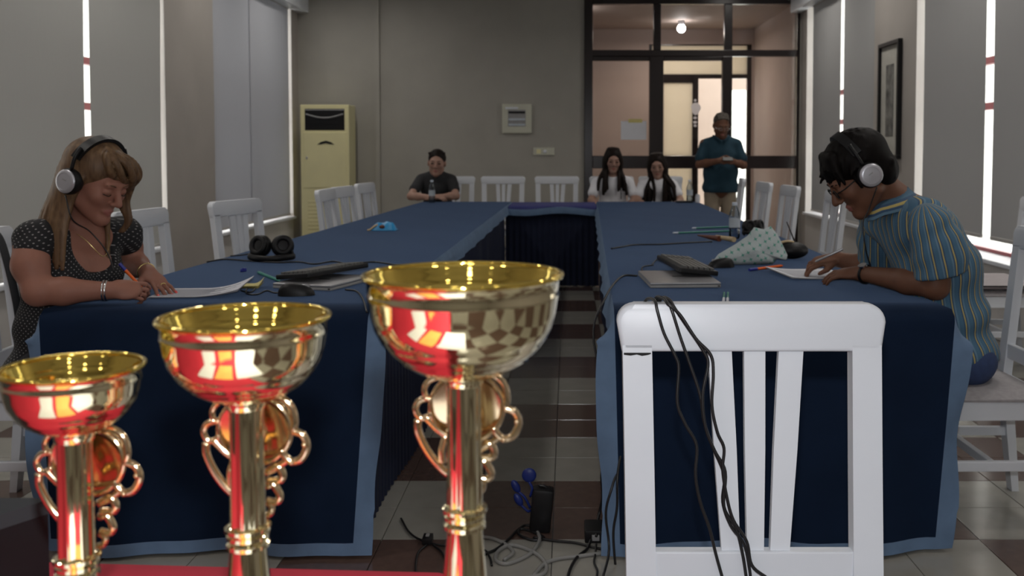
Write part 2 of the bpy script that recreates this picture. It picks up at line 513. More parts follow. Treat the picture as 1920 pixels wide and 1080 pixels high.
# ------------------------------------------------------------------ sculpting: blended solids -> one continuous surface
class SD:
    def __init__(s, lo, hi, h):
        s.lo = np.array(lo, float)
        s.h = h
        s.n = np.ceil((np.array(hi, float) - s.lo) / h).astype(int) + 1
        s.D = np.full(s.n, 1.0, np.float32)
        s.ax = [(s.lo[i] + h * np.arange(s.n[i])).astype(np.float32) for i in range(3)]
    def _sl(s, lo, hi):
        a = np.clip(np.floor((lo - s.lo) / s.h).astype(int), 0, s.n)
        b = np.clip(np.ceil((hi - s.lo) / s.h).astype(int) + 1, 0, s.n)
        return tuple(slice(i, j) for i, j in zip(a, b))
    def _op(s, fn, lo, hi, k, sub):
        m = k + 3 * s.h
        sl = s._sl(np.array(lo) - m, np.array(hi) + m)
        X = s.ax[0][sl[0]][:, None, None]
        Y = s.ax[1][sl[1]][None, :, None]
        Z = s.ax[2][sl[2]][None, None, :]
        if 0 in (X.size, Y.size, Z.size):
            return
        d = fn(X, Y, Z)
        c = s.D[sl]
        k = max(k, 1e-5)
        if sub:
            hh = np.clip(0.5 - 0.5 * (c + d) / k, 0, 1)
            s.D[sl] = c * (1 - hh) - d * hh + k * hh * (1 - hh)
        else:
            hh = np.clip(0.5 + 0.5 * (c - d) / k, 0, 1)
            s.D[sl] = c * (1 - hh) + d * hh - k * hh * (1 - hh)
    def cap(s, a, b, ra, rb, k=0.02, sub=False):
        a, b = np.array(a, float), np.array(b, float)
        ba = b - a
        L = max(ba @ ba, 1e-12)
        def fn(X, Y, Z):
            px, py, pz = X - a[0], Y - a[1], Z - a[2]
            t = np.clip((px * ba[0] + py * ba[1] + pz * ba[2]) / L, 0, 1)
            return np.sqrt((px - t * ba[0]) ** 2 + (py - t * ba[1]) ** 2 + (pz - t * ba[2]) ** 2) - (ra + (rb - ra) * t)
        r = max(ra, rb)
        s._op(fn, np.minimum(a, b) - r, np.maximum(a, b) + r, k, sub)
        return s
    def chain(s, ps, k=0.02):
        for (a, ra), (b, rb) in zip(ps[:-1], ps[1:]):
            s.cap(a, b, ra, rb, k)
        return s
    def ell(s, c, r, ax=None, k=0.02, sub=False):
        c = np.array(c, float)
        A = np.eye(3) if ax is None else np.array([list(q) for q in ax], float)
        r = np.array(r, float)
        def fn(X, Y, Z):
            px, py, pz = X - c[0], Y - c[1], Z - c[2]
            u = [px * A[i, 0] + py * A[i, 1] + pz * A[i, 2] for i in range(3)]
            k0 = np.sqrt(sum((u[i] / r[i]) ** 2 for i in range(3)))
            k1 = np.sqrt(sum((u[i] / (r[i] * r[i])) ** 2 for i in range(3))) + 1e-6
            return k0 * (k0 - 1) / k1
        e = np.sqrt((A.T ** 2) @ (r ** 2))
        s._op(fn, c - e, c + e, k, sub)
        return s
    def plane(s, p, n):
        """cut away everything on the side the normal points to"""
        p, n = np.array(p, float), np.array(n, float)
        X, Y, Z = s.ax[0][:, None, None], s.ax[1][None, :, None], s.ax[2][None, None, :]
        s.D = np.maximum(s.D, (X - p[0]) * n[0] + (Y - p[1]) * n[1] + (Z - p[2]) * n[2]).astype(np.float32)
        return s
    def mesh(s):
        D = s.D
        I = D < 0
        I[0] = I[-1] = False
        I[:, 0] = I[:, -1] = False
        I[:, :, 0] = I[:, :, -1] = False
        D = np.where(I, D, np.maximum(D, 1e-6))
        off = [(i, j, k) for i in (0, 1) for j in (0, 1) for k in (0, 1)]
        n0, n1, n2 = D.shape
        cnt = np.zeros((n0 - 1, n1 - 1, n2 - 1), np.int8)
        for (i, j, k) in off:
            cnt += I[i:n0 - 1 + i, j:n1 - 1 + j, k:n2 - 1 + k]
        act = (cnt > 0) & (cnt < 8)
        idx = np.argwhere(act)
        cv = np.stack([D[idx[:, 0] + i, idx[:, 1] + j, idx[:, 2] + k] for (i, j, k) in off], 1)
        acc = np.zeros((len(idx), 3))
        num = np.zeros(len(idx))
        O = np.array(off, float)
        for a in range(8):
            for b in range(a + 1, 8):
                if np.abs(O[a] - O[b]).sum() == 1:
                    m = (cv[:, a] < 0) != (cv[:, b] < 0)
                    t = cv[:, a] / (cv[:, a] - cv[:, b] + 1e-12)
                    t = np.clip(t, 0, 1)
                    acc += np.where(m[:, None], O[a] + t[:, None] * (O[b] - O[a]), 0)
                    num += m
        V = s.lo + (idx + acc / num[:, None]) * s.h
        vid = np.full(act.shape, -1, np.int64)
        vid[tuple(idx.T)] = np.arange(len(idx))
        quads = []
        for ax in range(3):
            sh = [slice(1, -1)] * 3
            s0, s1 = list(sh), list(sh)
            s0[ax] = slice(0, -1)
            s1[ax] = slice(1, None)
            a, b = I[tuple(s0)], I[tuple(s1)]
            e = np.argwhere(a != b)
            st = a[tuple(e.T)]
            base = e.copy()
            for q in range(3):
                if q != ax:
                    base[:, q] += 1
            u, v = (ax + 1) % 3, (ax + 2) % 3
            def g(du, dv):
                p = base.copy()
                p[:, u] -= du
                p[:, v] -= dv
                return vid[p[:, 0], p[:, 1], p[:, 2]]
            q = np.stack([g(1, 1), g(0, 1), g(0, 0), g(1, 0)], 1)
            q[~st] = q[~st][:, ::-1]
            quads.append(q)
        Q = np.concatenate(quads)
        Q = Q[(Q >= 0).all(1)]
        return V, Q
    def build(s, name, mats, parent, classify=None, uv=None, disp=None, smooth_it=1):
        V, Q = s.mesh()
        # a little fairing so that the grid does not show
        for _ in range(smooth_it):
            A = np.zeros_like(V)
            n = np.zeros(len(V))
            for i in range(4):
                np.add.at(A, Q[:, i], V[Q[:, (i + 1) % 4]])
                np.add.at(A, Q[:, (i + 1) % 4], V[Q[:, i]])
                np.add.at(n, Q[:, i], 1)
                np.add.at(n, Q[:, (i + 1) % 4], 1)
            V = V * 0.5 + 0.5 * A / np.maximum(n, 1)[:, None]
        if disp is not None:
            V = disp(V)
        r = parent
        while r.parent:
            r = r.parent
        off = np.array(r.location)
        me = bpy.data.meshes.new(name)
        me.vertices.add(len(V))
        me.vertices.foreach_set('co', (V - off).astype(np.float32).ravel())
        me.loops.add(len(Q) * 4)
        me.loops.foreach_set('vertex_index', Q.astype(np.int32).ravel())
        me.polygons.add(len(Q))
        me.polygons.foreach_set('loop_start', (np.arange(len(Q)) * 4).astype(np.int32))
        ms = mats if isinstance(mats, (list, tuple)) else [mats]
        for q in ms:
            me.materials.append(M[q])
        if classify is not None:
            me.polygons.foreach_set('material_index', classify(V[Q].mean(1)).astype(np.int32))
        if uv is not None:
            U = uv(V)                                    # (n,2) per vertex
            L = U[Q]                                     # per corner; keep wrapped angles together
            if U.shape[1] == 3:                          # third column: wrap period
                per = U[0, 2]
                d = L[:, :, 0] - L[:, :1, 0]
                L[:, :, 0] -= np.round(d / per) * per
            lay = me.uv_layers.new(name='cloth')
            lay.data.foreach_set('uv', L[:, :, :2].astype(np.float32).ravel())
        me.update()
        me.validate()
        me.shade_smooth()
        o = bpy.data.objects.new(name, me)
        C.objects.link(o)
        o.parent = parent
        return o

# =================================================================== THE SETTING
XL, XR, YB, YR, ZC = -3.30, 2.85, 11.80, -3.5, 3.35
# ---- floor: tiles of 27.5 cm, laid as a 2 x 2 chequer of white and brown
TP_ = 0.275
floor = struct('floor', 'white and brown chequered tile floor')
B().box((XL - 0.3, YR, -0.06), (XR + 0.3, YB + 4.2, -0.008)).build('floor_slab', 'grout', floor)
tm = {}
for k in ('tile_w', 'tile_b'):
    o = B().box((-TP_ / 2 + 0.0015, -TP_ / 2 + 0.0015, -0.009), (TP_ / 2 - 0.0015, TP_ / 2 - 0.0015, 0.0), 0.0012).build('tile', k, floor, world=False)
    tm[k] = o.data
    bpy.data.objects.remove(o)
rest = {'tile_w': B(), 'tile_b': B()}
x0, y0 = -0.325, 3.04
cells = []
for i in range(-11, 12):
    for j in range(-24, 33):
        x, y = x0 + (i + 0.5) * TP_, y0 + (j + 0.5) * TP_
        if XL < x - TP_ / 2 and x + TP_ / 2 < XR + 0.05 and y > YR and y < YB:
            k = 'tile_b' if ((i // 2) + (j // 2)) % 2 == 0 else 'tile_w'
            vis = y > 2.35 and ((-0.75 < x < 0.35 and y < 8.3) or (x > 1.1 and y < 8.8) or (-2.3 < x < -1.5 and y < 3.6) or (y < 2.95 and x > -1.0))
            cells.append((not vis, y, x, k))
cells.sort()
for q, (nv, y, x, k) in enumerate(cells):
    if q < 296 and not nv:
        o = bpy.data.objects.new('tile', tm[k])
        C.objects.link(o)
        o.parent = floor
        o.location = (x, y, 0)
    else:
        g = TP_ / 2 - 0.0015
        rest[k].box((x - g, y - g, -0.009), (x + g, y + g, 0.0))
for k in rest:
    o = rest[k].build('tile_field', k, floor)
    o['kind'] = 'stuff'

# ---- ceiling
tag(B().box((XL - 0.3, YR, ZC), (XR + 0.3, YB, ZC + 0.1)).build('ceiling', 'ceiling'), 'plain pale ceiling of the hall', kind='structure')

# ---- side walls with deep windows between columns
def side_wall(nm, x, s, zs):
    """x: inner face, s: -1 left / +1 right (outward)"""
    T = 0.28
    a, b = (x, x + s * T) if s > 0 else (x + s * T, x)
    wl = struct(nm, 'grey-beige painted wall columns beside the windows')
    B().box((a, 7.9, 0), (b, 8.98, ZC)).build('column', 'column', wl)
    B().box((a, 11.52, 0), (b, YB + 0.1, ZC)).build('column', 'column', wl)
    B().box((a, YR, 0), (b, 3.6, ZC)).build('wall_end', 'column', wl)
    B().box((a, 3.6, 2.98), (b, 7.9, ZC)).build('lintel', 'column', wl)
    B().box((a, 8.98, 2.98), (b, 11.52, ZC)).build('lintel', 'column', wl)
    for (q0, q1) in ((7.897, 7.9), (8.98, 8.983), (11.517, 11.52)):
        B().box((a + 0.001, q0, 0.5), (b - 0.001, q1, 2.98)).build('slit_reflector', 'parapet', wl)  # white jamb linings added to brighten the slits beside the blinds
    return wl
side_wall('wall_left', XL, -1, 0.48)
side_wall('wall_right', XR, 1, 0.5)
n_tr = 0
for (x, s, zs) in ((XL, -1, 0.47), (XR, 1, 0.52)):
    for (y1, y2) in ((3.6, 7.9), (8.98, 11.52)):
        n_tr += 1
        a, b = sorted((x - s * 0.0, x + s * 0.28))
        t = struct('trim_%d' % n_tr, 'off-white window parapet with a sill')
        B().box((a, y1, 0), (b, y2, zs - 0.03)).build('parapet', 'parapet', t)
        a, b = sorted((x - s * 0.035, x + s * 0.29))
        B().box((a, y1 + 0.002, zs - 0.03), (b, y2 - 0.002, zs), 0.006).build('sill', 'white_paint', t)
# white boxed beams above the windows
for (x, s) in ((XL, -1), (XR, 1)):
    n_tr += 1
    a, b = sorted((x - s * 0.14, x))
    tag(B().box((a, 3.6, 2.93), (b, YB, ZC), 0.01).build('trim_%d' % n_tr, 'white_paint'), 'white boxed beam above the windows', kind='structure')
# windows
nw = 0
for (x, s, zs) in ((XL, -1, 0.47), (XR, 1, 0.52)):
    for (y1, y2) in ((3.6, 7.9), (8.98, 11.52)):
        nw += 1
        xf = x + s * 0.22
        wnd = struct('window_%d' % nw, 'tall window behind roller blinds')
        n = max(2, round((y2 - y1) / 1.3))
        for k in range(n + 1):
            yy = y1 + (y2 - y1) * k / n
            B().box((xf - 0.03, max(yy - 0.03, y1), zs), (xf + 0.03, min(yy + 0.03, y2), 2.98)).build('window_frame', 'redframe', wnd)
        B().box((xf - 0.03, y1 + 0.031, zs), (xf + 0.03, y2 - 0.031, zs + 0.025)).build('window_frame', 'redframe', wnd)
        for zz in (1.55, 1.88):
            B().box((xf - 0.025, y1 + 0.031, zz), (xf + 0.025, y2 - 0.031, zz + 0.05)).build('window_frame', 'redframe', wnd)
        for k in range(n):
            ya, yb = y1 + (y2 - y1) * k / n + 0.03, y1 + (y2 - y1) * (k + 1) / n - 0.03
            B().box((xf - 0.004, ya, zs + 0.07), (xf + 0.004, yb, 2.98)).build('pane', 'glass', wnd)

# ---- roller blinds
def blind(x, s, ya, yb, zb, m, label, bow=0.0, taper=0.0):
    t = thing('roller_blind', label, 'blind', (x + s * 0.014, (ya + yb) / 2, zb), group='roller blinds at the windows')
    n, nz = 12, 14
    vs, fs = [], []
    for side in (0, 1):
        for i in range(n + 1):
            u = i / n
            for j in range(nz + 1):
                zz = zb + (2.93 - zb) * j / nz
                y = ya + (yb - ya) * u
                edge = (abs(u - 0.5) * 2) ** 6
                bw = bow * math.sin(PI * min(1, j / nz * 1.25)) * edge
                y += (bw if u < 0.5 else -bw) * 0.6 + (taper * (1 - j / nz) ** 3 * (-1 if u > 0.5 else 0) * edge)
                vs.append((x + s * (0.014 + 0.0012 * side + bw * 0.5 - 0.004 * math.cos(u * 9)), y, zz))
    N = (n + 1) * (nz + 1)
    for side in (0, 1):
        for i in range(n):
            for j in range(nz):
                a = side * N + i * (nz + 1) + j
                fs.append((a, a + 1, a + nz + 2, a + nz + 1))
    b = B()
    b.add(vs[:N], fs[:n * nz])
    b.build('blind_fabric', m, t, smooth=180)
    B().box((x + s * 0.014 - 0.009, ya + 0.02, zb - 0.012), (x + s * 0.014 + 0.009, yb - 0.02, zb + 0.014), 0.005).build('bottom_bar', 'bar', t)
    B().tube([(x + s * 0.014, ya + 0.005, 2.95), (x + s * 0.014, yb - 0.005, 2.95)], 0.024, 12).build('roller', 'bar', t, smooth=40)
blind(XL, -1, 3.9, 6.625, 0.49, 'blind_l', 'wide grey roller blind at the left edge, behind the woman with headphones', 0.012)
blind(XL, -1, 6.68, 7.872, 0.49, 'blind_l', 'grey roller blind left of the column, right of the ragged light slit', 0.015, 0.03)
blind(XL, -1, 8.984, 10.066, 0.50, 'blind_far', 'bluish grey roller blind just right of the left column', 0.0)
blind(XL, -1, 10.035, 11.45, 0.50, 'blind_far', 'narrow bluish grey roller blind nearest the air conditioner', 0.0, 0.0)
blind(XR, 1, 3.9, 6.50, 0.66, 'blind_r', 'wide dark grey roller blind at the right edge of the picture', 0.006)
blind(XR, 1, 6.605, 7.775, 0.66, 'blind_r', 'dark grey roller blind right of the framed picture', 0.006)
blind(XR, 1, 8.995, 10.03, 0.53, 'blind_r', 'grey roller blind on the right wall just left of the framed picture', 0.0)
blind(XR, 1, 10.12, 11.30, 0.56, 'blind_r', 'grey roller blind on the right wall nearest the glass doors', 0.004)

# ---- back wall with the glazed partition
PX0, PX1, PZ = 0.197, 2.82, 3.10
wb = struct('wall_back', 'grey-beige back wall')
B().box((XL - 0.3, YB, 0), (PX0, YB + 0.2, ZC)).build('wall_panel', 'wall', wb)
B().box((PX0, YB, PZ), (PX1, YB + 0.2, ZC)).build('wall_panel', 'wall', wb)
B().box((PX1, YB, 0), (XR + 0.3, YB + 0.2, ZC)).build('wall_panel', 'wall', wb)
B().box((XL - 1.02 + 1.97, YB - 0.05, 0), (XL - 1.0 + 2.0, YB, ZC)).build('pilaster_edge', 'wall', wb)
tag(B().box((XL - 0.3, YR - 0.2, 0), (XR + 0.3, YR, ZC)).build('wall_rear', 'wall'), 'plain wall behind the photographer', kind='structure')

def X(px):
    return (px - VX) / F * YB
def Z(py):
    return pt(VX, py, YB).z
part = struct('door_1', 'dark brown glazed door partition')
def frame(px0, py0, px1, py1, y=YB, d=0.07, par=None, nm='frame'):
    B().box((X(px0), y - d * 0.3, Z(py1)), (X(px1), y + d * 0.7, Z(py0)), 0.006).build(nm, 'darkwood', par or part)
def pane(px0, py0, px1, py1, y=YB + 0.02):
    B().box((X(px0), y, Z(py1)), (X(px1), y + 0.008, Z(py0))).build('pane', 'glass', part)
zf = 454 + 6
fl_y = 283 + (H / YB * F)
frame(1095, -2, 1111, fl_y, d=0.12)                   # left jamb
frame(1492, -2, 1497, fl_y, d=0.04)                   # right jamb
frame(1111, -2, 1492, 8, d=0.10)                      # head
frame(1111, 94, 1492, 106, d=0.10)                    # transom
frame(1224, 8, 1238, 94)
frame(1356, 8, 1371, 94)
frame(1217, 106, 1243, fl_y, d=0.11)                  # between side pane and door
frame(1353, 106, 1371, fl_y, d=0.11)
frame(1111, 292, 1217, 316)
frame(1243, 292, 1353, 316)
frame(1371, 292, 1492, 316)
frame(1243, 106, 1353, 114)
frame(1111, 106, 1217, 114)
for (a, b_) in ((1111, 1217), (1243, 1353), (1371, 1492)):
    frame(a, fl_y - 24, b_, fl_y)
for (a, b_) in ((1111, 1224), (1238, 1356), (1371, 1492)):
    pane(a, 8, b_, 94)
for (a, b_) in ((1111, 1217), (1243, 1353), (1371, 1492)):
    pane(a, 106, b_, 292)
    pane(a, 316, b_, fl_y - 24)
hd = B()
hd.tube(spline([(X(1229), YB - 0.04, Z(330)), (X(1229), YB - 0.085, Z(328)), (X(1229), YB - 0.085, Z(300)), (X(1229), YB - 0.04, Z(298))], 5), 0.012, 8)
hd.build('door_handle', 'jewels', part, smooth=60)
t = thing('notice', 'pale blue paper notice with yellow tape on the left glass pane', 'notice', (X(1188), YB - 0.006, Z(262)))
B().box((X(1164), YB + 0.012, Z(262)), (X(1212), YB + 0.0185, Z(227))).build('sheet', 'paper', t)
B().box((X(1178), YB + 0.0105, Z(230)), (X(1204), YB + 0.012, Z(223))).build('tape', 'yellow', t)

# ---- the corridor behind the glass
YC = 15.5
XC = 2.99
wc = struct('wall_corridor', 'pink-beige corridor walls behind the glass')
def XX(px):
    return (px - VX) / F * YC
def ZZ(py):
    return pt(VX, py, YC).z
cx0, cx1, cz1 = XX(1216), XX(1408), ZZ(83)
B().box((-2.0, YC, 0), (cx0, YC + 0.2, 3.2)).build('wall_panel', 'pink', wc)
B().box((cx0, YC, cz1), (XC, YC + 0.2, 3.2)).build('wall_panel', 'pink', wc)
B().box((cx1, YC, 0), (XC, YC + 0.2, cz1)).build('wall_panel', 'pink', wc)
B().box((XC, YB + 0.2, 0), (XC + 0.2, YC + 0.2, 3.2)).build('wall_panel', 'pink', wc)
B().box((-2.2, YB + 0.2, 0), (-2.0, YC + 0.2, 3.2)).build('wall_panel', 'pink', wc)
B().box((-2.2, YB + 0.2, 3.2), (XC + 0.2, YC + 0.2, 3.3)).build('corridor_ceiling', 'pink', wc)
M['frost'] = blind_mat('frosted_panel', (0.45, 0.42, 0.36), (0.36, 0.335, 0.29))
d2 = struct('door_2', 'dark framed glazed entrance door at the end of the corridor')
def fr2(px0, py0, px1, py1, nm='frame', m='darkwood', d=0.08, dy=0.0):
    B().box((XX(px0), YC + 0.02 + dy, ZZ(py1)), (XX(px1), YC + 0.02 + dy + d, ZZ(py0))).build(nm, m, d2)
f2 = 283 + H / YC * F
fr2(1216, 83, 1222, f2)
fr2(1400, 83, 1408, f2)
fr2(1222, 80, 1400, 85)
fr2(1222, 139, 1400, 147)
fr2(1222, 147, 1300, 155)
fr2(1298, 147, 1309, f2)
fr2(1353, 147, 1362, f2)
fr2(1222, 292, 1298, 305)
fr2(1309, 300, 1400, 312)
fr2(1236, 155, 1243, 292)
fr2(1222, 85, 1400, 139, 'pane', 'frost', 0.006, 0.03)
fr2(1243, 155, 1298, 292, 'pane', 'frost', 0.006, 0.03)
fr2(1222, 305, 1298, f2 - 8, 'pane', 'frost', 0.006, 0.03)
fr2(1309, 147, 1353, 300, 'pane', 'glass', 0.006, 0.03)
fr2(1362, 147, 1400, 300, 'pane', 'glass', 0.006, 0.03)
fr2(1309, 312, 1400, f2 - 8, 'pane', 'glass', 0.006, 0.03)
# porch outside the entrance: a pale wall with a bright opening
po = struct('wall_porch', 'pale porch wall outside the entrance')
B().box((1.2, 17.4, 0), (2.82, 17.5, 3.2)).build('wall_panel', 'pink', po)
B().box((2.82, 17.4, 2.35), (4.2, 17.5, 3.2)).build('wall_panel', 'pink', po)
B().box((0.5, 15.7, -0.1), (5, 17.6, 0)).build('porch_floor', 'parapet', po)
# white emblem stuck on the corridor door
t = thing('door_sticker', 'white fan-shaped sticker with dark marks on the corridor door stile', 'sticker', (XX(1304), YC - 0.01, ZZ(222)))
xf = Matrix.Translation((XX(1304), YC + 0.018, ZZ(204))) @ Matrix.Rotation(PI / 2, 4, 'X')
B().prism([(0.085 * math.cos(a) * (1 if a < PI else 0.75), 0.10 * math.sin(a)) for a in [2 * PI * k / 18 for k in range(18)]], 0.004, xf).build('sticker_sheet', 'paper', t)
for k, (dz, wd) in enumerate(((-0.145, 0.03), (-0.215, 0.035), (-0.27, 0.025), (0.135, 0.02))):
    xf = Matrix.Translation((XX(1303), YC + 0.018, ZZ(204) + dz)) @ Matrix.Rotation(PI / 2, 4, 'X')
    B().prism([(wd * math.cos(a), 0.022 * math.sin(a)) for a in [2 * PI * q / 10 for q in range(10)]], 0.004, xf).build('sticker_dot', 'paper', t)
# corridor lamp
def lamp_light(nm, loc, W, r, col, shape='DISK', par=None, spread=PI):
    l = bpy.data.lights.new(nm, 'AREA')
    l.shape = shape
    l.size = r * 2
    l.energy = W
    l.color = col
    l.spread = spread
    o = bpy.data.objects.new(nm, l)
    C.objects.link(o)
    o.location = loc
    if par is not None:
        o.parent = par
    return o
M['glow'] = emit_mat('lamp_glow', (1.0, 0.95, 0.95), 30.0)
t = thing('corridor_lamp', 'bright round ceiling lamp glowing behind the upper glass', 'lamp', (1.70, 14.5, 3.12))
B().lathe([(0.045, 0.015), (0.05, 0.03), (0.05, 0.08)], (1.70, 14.5, 3.12), 20).build('lamp_housing', 'white_paint', t, smooth=40)
B().ell((1.70, 14.5, 3.085), (0.062, 0.062, 0.062)).build('lamp_bulb', 'glow', t, smooth=180)
lamp_light('lamp_light', (0, 0, -0.11), CORR_W, 0.09, (1.0, 0.84, 0.74), par=t)
t = thing('corridor_lamp', 'second ceiling lamp of the corridor out of sight to the left', 'lamp', (0.1, 13.2, 3.12))
B().lathe([(0.045, 0.015), (0.05, 0.03), (0.05, 0.08)], (0.1, 13.2, 3.12), 20).build('lamp_housing', 'white_paint', t, smooth=40)
B().ell((0.1, 13.2, 3.085), (0.062, 0.062, 0.062)).build('lamp_bulb', 'glow', t, smooth=180)
lamp_light('lamp_light', (0, 0, -0.11), CORR_W * 0.8, 0.09, (1.0, 0.84, 0.74), par=t)

# ---- ceiling lamps of the hall (above the picture; they show in the polished cups)
k = 0
for y in (-2.2, -0.6, 2.6, 4.6, 6.6, 8.6, 10.4):
    for x in ((-2.1, -0.25, 1.6) if y < 0 else (-2.45, 2.1)):
        pw = LAMP_W * (0.36 if y < 0 else 1.0)
        k += 1
        t = thing('ceiling_lamp', 'small round recessed lamp in the hall ceiling, above the picture', 'lamp', (x, y, ZC - 0.02), group='recessed ceiling lamps')
        B().lathe([(0.155, 0.0), (0.165, 0.006), (0.165, 0.02), (0.135, 0.02), (0.135, 0.004)], (x, y, ZC - 0.02), 20).build('lamp_ring', 'white_paint', t, smooth=40)
        lamp_light('lamp_light', (0, 0, -0.004), pw, 0.13, (1.0, 0.95, 0.89), par=t, spread=math.radians(165))

# =================================================================== FIXTURES
# ---- floor-standing air conditioner in the corner
ay = 11.30
ax0, ax1 = (564 - VX) / F * ay, (655 - VX) / F * ay
az = pt(600, 196, ay).z
ac = thing('air_conditioner', 'tall cream floor-standing air conditioner in the left back corner', 'air conditioner', ((ax0 + ax1) / 2, ay, 0))
B().box((ax0, ay, 0.0), (ax1, ay + 0.36, az), 0.012).build('body', 'cream', ac)
AW = ax1 - ax0
def A(px):
    return ax0 + (px - 564) / 91 * AW
def AZ(py):
    return pt(600, py, ay).z
B().box((A(573), ay - 0.004, AZ(244)), (A(647), ay + 0.02, AZ(204))).build('vent_recess', 'black', ac)
for q in range(5):
    zz = AZ(240) + (AZ(206) - AZ(240)) * q / 4
    B().beam((A(574), ay - 0.006, zz), (A(646), ay - 0.006, zz), 0.010, 0.012).build('louvre', 'greyplastic' if q == 4 else 'black', ac)
pv = [Vector((A(575 + 70 * u), ay - 0.012, AZ(214 + 7 * math.sin(PI * u)))) for u in [i / 10 for i in range(11)]]
B().tube(pv, 0.011, 6).build('vent_flap', 'greyplastic', ac, smooth=60)
B().box((A(570), ay - 0.008, AZ(352)), (A(650), ay + 0.01, AZ(248)), 0.006).build('front_panel', 'cream', ac)
bd = [(-0.10, 0), (-0.06, 0.028), (0, 0.045), (0.06, 0.028), (0.10, 0), (0.05, 0.004), (0, 0.016), (-0.05, 0.004)]
xf = Matrix.Translation((A(612), ay - 0.008, AZ(271))) @ Matrix.Rotation(PI / 2, 4, 'X')
B().prism(bd, 0.006, xf).build('badge', 'black', ac)
B().ell((A(576), ay - 0.012, AZ(296)), (0.012, 0.008, 0.02)).build('lock', 'jewels', ac, smooth=180)
for q in range(14):
    zz = AZ(378) - q * 0.045
    B().box((A(577), ay - 0.006, zz - 0.014), (A(643), ay + 0.004, zz + 0.014), 0.004).build('grille_slat', 'cream', ac)
# ---- fuse box and switch plate
bx0, bx1 = X(942), X(997)
t = thing('fuse_box', 'square cream fuse box with a grey window on the back wall', 'fuse box', ((bx0 + bx1) / 2, YB, Z(250)))
B().box((bx0, YB - 0.035, Z(250)), (bx1, YB, Z(195)), 0.01).build('box_frame', 'cream_l', t)
B().box((X(953), YB - 0.037, Z(237)), (X(986), YB - 0.03, Z(206))).build('window', 'greyplastic', t)
for zz in (211, 224, 234):
    B().box((X(954), YB - 0.041, Z(zz + 2)), (X(985), YB - 0.036, Z(zz - 2))).build('breaker_row', 'black' if zz == 211 else 'bottlelabel', t)
B().box((X(948), YB - 0.041, Z(205)), (X(972), YB - 0.033, Z(201)), 0.002).build('latch', 'white_paint', t)
t = thing('switch_plate', 'long cream switch plate below the fuse box', 'switch', ((X(1000) + X(1040)) / 2, YB, Z(291)))
B().box((X(1000), YB - 0.016, Z(291)), (X(1040), YB, Z(277)), 0.005).build('plate', 'cream_l', t)
B().ell((X(1022), YB - 0.018, Z(284)), (0.022, 0.012, 0.022)).build('knob', 'white_paint', t, smooth=180)
B().box((X(1006), YB - 0.02, Z(288)), (X(1014), YB - 0.014, Z(280)), 0.002).build('switch', 'cream', t)
# ---- framed picture on the right column
fy0, fy1, fz0, fz1 = 8.22, 8.76, 1.18, 2.21
t = thing('picture_frame', 'black framed picture with pale mount on the right column', 'picture', (XR, (fy0 + fy1) / 2, fz0))
for (a, b_, c, d) in ((fy0, fz0, fy1, fz0 + 0.035), (fy0, fz1 - 0.035, fy1, fz1), (fy0, fz0 + 0.035, fy0 + 0.035, fz1 - 0.035), (fy1 - 0.035, fz0 + 0.035, fy1, fz1 - 0.035)):
    B().box((XR - 0.04, a, b_), (XR, c, d), 0.004).build('frame', 'black', t)
B().box((XR - 0.015, fy0 + 0.035, fz0 + 0.035), (XR - 0.002, fy1 - 0.035, fz1 - 0.035)).build('mount', 'mount', t)
B().box((XR - 0.018, fy0 + 0.17, fz0 + 0.2), (XR - 0.015, fy1 - 0.17, fz1 - 0.2)).build('print', 'picture', t)

